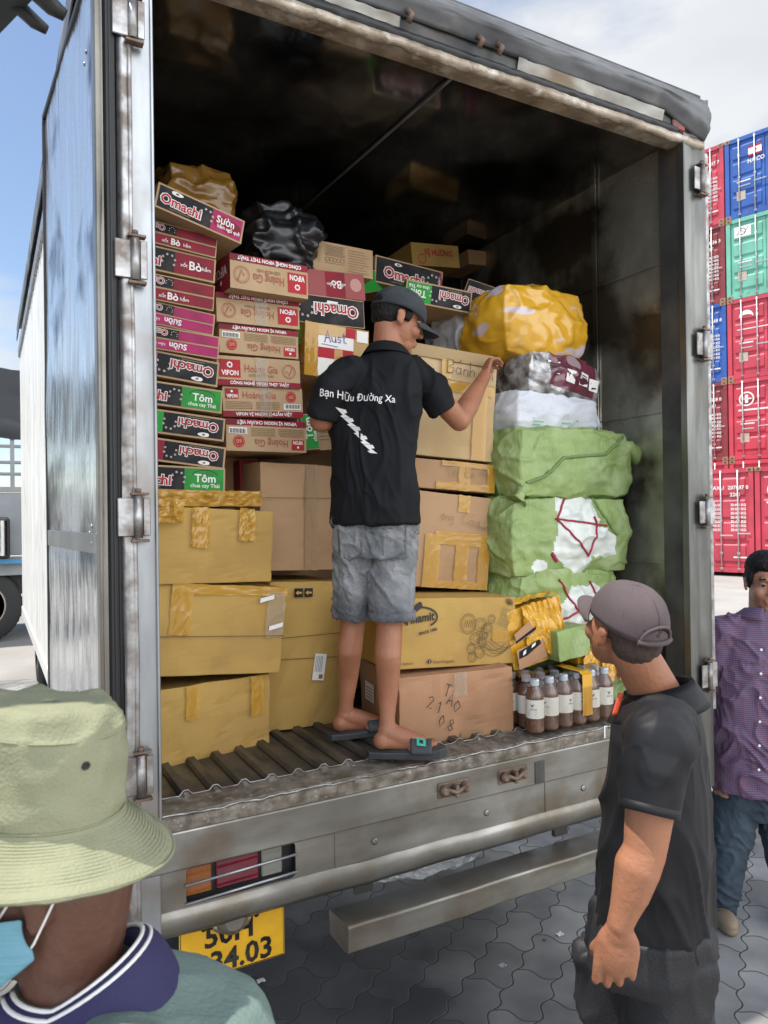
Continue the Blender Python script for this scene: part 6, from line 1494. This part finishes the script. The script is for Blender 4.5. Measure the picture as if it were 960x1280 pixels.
body = hp(hP, 1.10) + [('c', [(hP @ V((0, -.03, -.04)), .062), (Q(954, 785), .066)]), ('l', [ring(Q(x, y), a*.85, b*.82, pf) for x, y, a, b in tr[::-1]]),
        ('c', [(rs, .06), (re_, .045), (rw, .03)]), ('c', [(ls, .06), (le, .045), (lw, .03)])]
for hx_, ft in ((918, rf), (978, lf)):
    hpz = Q(hx_, 990); body += [('c', [(hpz, .09), (hpz.lerp(ft, .5), .06), (ft+Z*.1, .04)]), ('c', [(ft+Z*.05-pf*.03, .022), (ft+pf*.09+Z*.04, .020)])]
body += hand_grip(rw, (-Z*.8+Fh*.2), Fh, -Rh, .95, .6)+hand_grip(lw, -Z, Rh, -Fh, .95, .6)
fuse('body', body, skin4, pu, .006, 3)
eyes(hP, pu, 1.10)
hairshell(hP, 1.10, pu, [((0, -.022, .066), (.083, .096, .080)), ((0, -.05, .015), (.080, .070, .065)), ((0, .050, .094), (.064, .040, .030)), ((.070, .018, .035), (.014, .026, .040)), ((-.070, .018, .035), (.014, .026, .040))])
chk = bpy.data.materials.new('purple check'); chk.use_nodes = True; t = chk.node_tree; b = t.nodes['Principled BSDF']; n_ = t.nodes.new; l = t.links.new
tcx = n_('ShaderNodeTexCoord'); mpp = n_('ShaderNodeMapping'); mpp.inputs['Rotation'].default_value = (0, 0, rad(28)); l(tcx.outputs['Object'], mpp.inputs[0]); spx = n_('ShaderNodeSeparateXYZ'); l(mpp.outputs[0], spx.inputs[0])
def mth(op, a, c):
    q = n_('ShaderNodeMath'); q.operation = op
    for i, x in enumerate((a, c)):
        if x is None: continue
        if isinstance(x, (int, float)): q.inputs[i].default_value = x
        else: l(x, q.inputs[i])
    return q.outputs[0]
sx_ = mth('GREATER_THAN', mth('FRACT', mth('MULTIPLY', spx.outputs['X'], 110), None), .62); sz_ = mth('GREATER_THAN', mth('FRACT', mth('MULTIPLY', spx.outputs['Z'], 110), None), .62)
m1 = n_('ShaderNodeMixRGB'); m1.inputs[1].default_value = (.075, .05, .11, 1); m1.inputs[2].default_value = (.17, .06, .095, 1); l(sx_, m1.inputs[0])
m2_ = n_('ShaderNodeMixRGB'); m2_.inputs[2].default_value = (.20, .17, .26, 1); l(m1.outputs[0], m2_.inputs[1]); l(mth('MULTIPLY', sz_, .55), m2_.inputs[0]); l(m2_.outputs[0], b.inputs['Base Color']); b.inputs['Roughness'].default_value = .8
cl = [('l', [ring(Q(x, y), a, b_, pf) for x, y, a, b_ in tr[::-1]]), ('c', [(Q(918, 786), .070), (rs, .070)]), ('c', [(Q(988, 786), .070), (ls, .070)]), ('c', [(rs, .076), (re_, .062), (re_.lerp(rw, .4), .056)], False), ('c', [(ls, .076), (le, .062), (le.lerp(lw, .4), .056)], False)]
cs = fuse('checked_shirt', cl, chk, pu, .007, 4, wr=wr_cloth(.012, 9, (1, 1, .8), 8))
bm = bmesh.new(); collar(bm, Q(955, 768, -.015), pf, .080, .128, .03, .045, tilt=-.6, gap=.38); c_ = wlink('collar', bm, chk, cs); md = c_.modifiers.new('t', 'SOLIDIFY'); md.thickness = .003
bm = bmesh.new(); q0 = Q(948, 800)
for k in range(6): lathe(bm, [(.006, 0), (.006, .003)], 10, M=Matrix.Translation(Q(951.5-.6*k, 812+30*k, -.148-.006*min(k, 3))) @ pf.to_track_quat('Z', 'Y').to_matrix().to_4x4())
wlink('shirt_buttons', bm, i_white, cs)
jl = [('l', [ring(Q(946, 960), .175, .13, pf), ring(Q(946, 1000), .185, .135, pf), ring(Q(946, 1015), .17, .12, pf)])]
for hx_, ft in ((919, rf), (974, lf)):
    hpz = Q(hx_, 998); jl.append(('c', [(hpz, .105), (hpz.lerp(ft, .35), .09), (hpz.lerp(ft, .65)+pf*.02, .072), (hpz.lerp(ft, .93), .062)], False))
fuse('jeans', jl, jeans, pu, .007, 3, wr=wr_cloth(.008, 11, (1, 1, 1.2), 4))
for ft in (rf, lf):
    R_ = Matrix((-pr_, pf, Z)).transposed()
    fuse('shoe', [('e', ft+pf*.10+Z*.040, (.046, .075, .036), R_), ('e', ft+pf*.0+Z*.045, (.042, .085, .045), R_), ('l', [(ft+pf*.05+Z*.006, .046, .125, R_), (ft+pf*.05+Z*.026, .048, .128, R_)])], mat('tan shoe', (.20, .15, .10), .6), pu, .005, 3)

# ---------------------------------------------------------------- man in the bucket hat, nearest
DH = .92
ht = thing('person', 'man in olive bucket hat, mask and teal polo with navy collar, nearest at left', 'person', tuple(at(90, 1500, D=DH).xy)+(0,))
G = lambda x, y, d=0: at(x, y, D=DH+d)
hf = (-Rh*.97-Fh*.16-Z*.22).normalized()
hH = frame(G(56, 1092), hf, Z)
body = hp(hH, 1.04) + [('c', [(hH @ V((0, -.035, -.02)), .070), (G(90, 1200), .060), (G(105, 1290), .085)]),
       ('l', [ring(G(130, 1680), .20, .13, -Rh), ring(G(130, 1500), .19, .13, -Rh), ring(G(120, 1360), .17, .11, -Rh), ring(G(105, 1290), .08, .07, -Rh)]),
       ('c', [(G(140, 1400, -.19), .07), (G(150, 1640, -.22), .05), (G(60, 1800, -.2), .04)]), ('c', [(G(140, 1400, .19), .07), (G(150, 1640, .22), .05), (G(60, 1800, .2), .04)])]
for dd in (-.09, .09):
    h0 = G(130, 1690, dd); h0.z = min(h0.z, .92); body += [('c', [(h0, .10), (V((h0.x, h0.y, .48)), .062), (V((h0.x, h0.y, .10)), .04)]), ('c', [(V((h0.x, h0.y, .05)), .035), (V((h0.x, h0.y, .04))-Rh*.16, .03)])]
body += hand_grip(G(60, 1800, -.2), -Rh, -Z, Fh, .95, .6)+hand_grip(G(60, 1800, .2), -Rh, -Z, -Fh, .95, .6)
fuse('body', body, skin3, ht, .005, 3); eyes(hH, ht, 1.04, skin3)
hairshell(hH, 1.04, ht, [((0, -.025, .03), (.076, .080, .060))])
# bucket hat
hatM = frame(G(52, 1006), -Rh, Z, tilt=0) @ Matrix.Rotation(rad(6), 4, 'X') @ Matrix.Diagonal((.93, .93, .96, 1))
prof = [(.004, .140), (.045, .140), (.074, .132), (.087, .112), (.0895, .108), (.0935, .07), (.097, .03), (.0985, .004), (.100, .0), (.101, -.003), (.128, -.022), (.148, -.038), (.166, -.050)]
bm = bmesh.new(); nu = 96; g = []
for i in range(nu):
    a = 2*pi*i/nu; row = []
    for j, (r_, z_) in enumerate([(prof[k//3][0]*(1-(k % 3)/3)+prof[min(k//3+1, 12)][0]*((k % 3)/3), prof[k//3][1]*(1-(k % 3)/3)+prof[min(k//3+1, 12)][1]*((k % 3)/3)) for k in range(37)]):
        p = V((r_*cos(a), r_*sin(a)*1.08, z_)); w_ = .003*fbm(p, 9, 3)+(.0045*max(0, 1-3*abs(nz3((p.x, p.y, p.z*1.8), 15, 6)))+.003*max(0, 1-3*abs(nz3((p.x, p.y, p.z*.8), 22, 9))))*(.01 < z_ < .135)
        bz = .008*sin(2*a+.6)*max(0, (r_-.1)/.07)
        row.append(bm.verts.new(hatM @ (p*(1+w_/.1)+V((0, 0, bz)))))
    g.append(row)
for i in range(nu):
    for j in range(36): f = bm.faces.new((g[i][j], g[(i+1) % nu][j], g[(i+1) % nu][j+1], g[i][j+1])); f.smooth = True
bmesh.ops.recalc_face_normals(bm, faces=bm.faces)
hatO = wlink('bucket_hat', bm, hat_m, ht); md = hatO.modifiers.new('t', 'SOLIDIFY'); md.thickness = .0035; md.offset = -1
bm = bmesh.new()
def hring(r_, z_, t): tube(bm, [hatM @ V((r_*cos(a), r_*sin(a)*1.08, z_+.008*sin(2*a+.6)*max(0, (r_-.1)/.07))) for a in [2*pi*k/72 for k in range(73)]], t, 5, caps=False)
hring(.0915, .108, .0016); hring(.1005, .003, .0014)
for k in range(15):
    q = .105+.0038*k; z_ = -.003-(q-.101)*.70 if q < .128 else -.022-(q-.128)*.78
    hring(q, z_+.0008, .0005)
hring(.166, -.0495, .0020); wlink('hat_stitching', bm, hat_m, hatO)
bm = bmesh.new()
for a in (rad(-8), ):
    p0 = [hatM @ V(((.1)*cos(a)*k, (.1)*sin(a)*1.08*k, z)) for k, z in ((.995, .004), (.955, .05), (.915, .10), (.6, .138))]
    tube(bm, p0, .0012, 5)
wlink('hat_seam', bm, hat_m, hatO)
def ray_hat(px, py):
    h = hatbvh.ray_cast(V((0, 0, H)), (at(px, py, D=1)-V((0, 0, H))).normalized()); return h
b2_ = bmesh.new(); b2_.from_mesh(hatO.data); b2_.transform(world_of(hatO)); hatbvh = BVHTree.FromBMesh(b2_); b2_.free()
h_ = ray_hat(107, 957)
bm = bmesh.new()
if h_[0] is not None:
    Me = Matrix.Translation(h_[0]+h_[1]*.0005) @ h_[1].to_track_quat('Z', 'Y').to_matrix().to_4x4()
    lathe(bm, [(.0052, 0), (.0050, .0012), (.0034, .0012), (.0030, .0002)], 16, M=Me)
wlink('eyelet', bm, gasket, hatO)
# mask and straps
msk = mat('blue mask', (.13, .30, .38), .7, bump=.3, bscale=60, bstretch=(.3, .3, 3)); bm = bmesh.new()
def mk(u, v):
    a = rad(90)+(u-.5)*rad(200); x = .078*cos(a); y = .01+.108*max(0, sin(a))**.8-.0*v; z = .01-.115*v*(1-.35*(2*abs(u-.5))**2)-.02*(2*abs(u-.5))**2*(1-2*v)
    y -= .02*(v-.4)**2; return hH @ V((x*1.04, y, z*1.04-.005))
noisy_grid(bm, mk, 24, 12); mo = wlink('face_mask', bm, msk, ht); md = mo.modifiers.new('t', 'SOLIDIFY'); md.thickness = .002
for sx in (1, -1):
    bm = bmesh.new()
    tube(bm, [hH @ V((sx*.070, .040, -.015)), hH @ V((sx*.084, .012, .012)), hH @ V((sx*.088, -.022, .026)), hH @ V((sx*.090, -.036, -.0)), hH @ V((sx*.080, .0, -.045)), hH @ V((sx*.070, .036, -.075))], .0016, 6); wlink('mask_strap', bm, i_white, mo)
teal = mat('teal polo', (.14, .20, .175), .8, col2=(.115, .17, .15), scale=6, bump=.3, bscale=150)
cl = [('l', [ring(G(150, 1700), .215, .155, -Rh), ring(G(150, 1520), .215, .16, -Rh), ring(G(155, 1400), .215, .20, -Rh), ring(G(152, 1325), .20, .185, -Rh), ring(G(140, 1280), .155, .155, -Rh), ring(G(122, 1245), .105, .115, -Rh), ring(G(108, 1218), .078, .080, -Rh)]),
      ('c', [(G(140, 1372, -.09), .085), (G(150, 1420, -.2), .08), (G(155, 1560, -.23), .07)]), ('c', [(G(140, 1372, .09), .085), (G(150, 1420, .2), .08), (G(155, 1560, .23), .07)])]
tpo = fuse('polo_shirt', cl, teal, ht, .007, 6, wr=wr_cloth(.007, 6, (1, 1, .6), 7))
navy = mat('navy collar', (.022, .020, .075), .8, bump=.2, bscale=140)
bm = bmesh.new(); f_ = -Rh; r_h = f_.cross(Z)
def cgH(u, v, top=False):
    a = rad(90)+.5+(2*pi-1.0)*u; d = r_h*cos(a)+f_*sin(a); bk_ = max(0, -sin(a))
    c0 = G(100, 1248)
    if v < .4: k = v/.4; rr_h = .070+.004*k; z = .0+.050*k
    else: k = (v-.4)/.6; rr_h = .076+.050*k; z = .052-.008*k-.070*k*k
    z += .040*bk_-.020
    return c0+d*rr_h+Z*z
noisy_grid(bm, cgH, 48, 14); c_ = wlink('collar', bm, navy, tpo); md = c_.modifiers.new('t', 'SOLIDIFY'); md.thickness = .003
for vv, nm in ((.40, 0), (.52, 1), (.97, 2)):
    if vv > .9: continue
    bm = bmesh.new(); tube(bm, [cgH(k/40, vv)+Z*.002 for k in range(41)], .0030, 6); wlink('collar_stripe', bm, i_white, c_)
fuse('trousers', [('l', [ring(G(140, 1690), .19, .14, -Rh), ring(V((G(140, 1690).x, G(140, 1690).y, .80)), .18, .14, -Rh)])] + [('c', [(V((G(130, 1690, dd).x, G(130, 1690, dd).y, .85)), .11), (V((G(130, 1690, dd).x, G(130, 1690, dd).y, .12)), .08)], False) for dd in (-.09, .09)], jeans, ht, .012, 3)
# ---------------------------------------------------------------- litter
for i, (x, y, s, lb) in enumerate(((326, 1227, .016, 'small white paper scrap on the dark pavers near the number plate'), (700, 1169, .016, 'white folded paper scrap on the pavers left of the cap man'), (628, 1208, .014, 'clear crumpled scrap on the pavers under the bumper'), (681, 1176, .007, 'tiny grey pebble next to the folded paper scrap'))):
    c = at(x, y, Z=0); t_ = thing('paper_scrap' if i < 3 else 'pebble', lb, 'litter' if i < 3 else 'pebble', tuple(c)); bm = bmesh.new()
    if i < 3: noisy_grid(bm, lambda u, v: ((u-.5)*s*2+.002*nz3((u*3, v*3, i)), (v-.5)*s*1.7, .004+.006*abs(nz3((u*2.2, v*2.2, i+.5)))), 5, 5, smooth=False)
    else: bmesh.ops.create_icosphere(bm, subdivisions=2, radius=s, matrix=Matrix.Translation((0, 0, s*.5)) @ Matrix.Diagonal((1.3, 1, .6, 1)))
    link('scrap' if i < 3 else 'stone', bm, i_white if i < 2 else (plastic_w if i == 2 else steel_dark), t_)
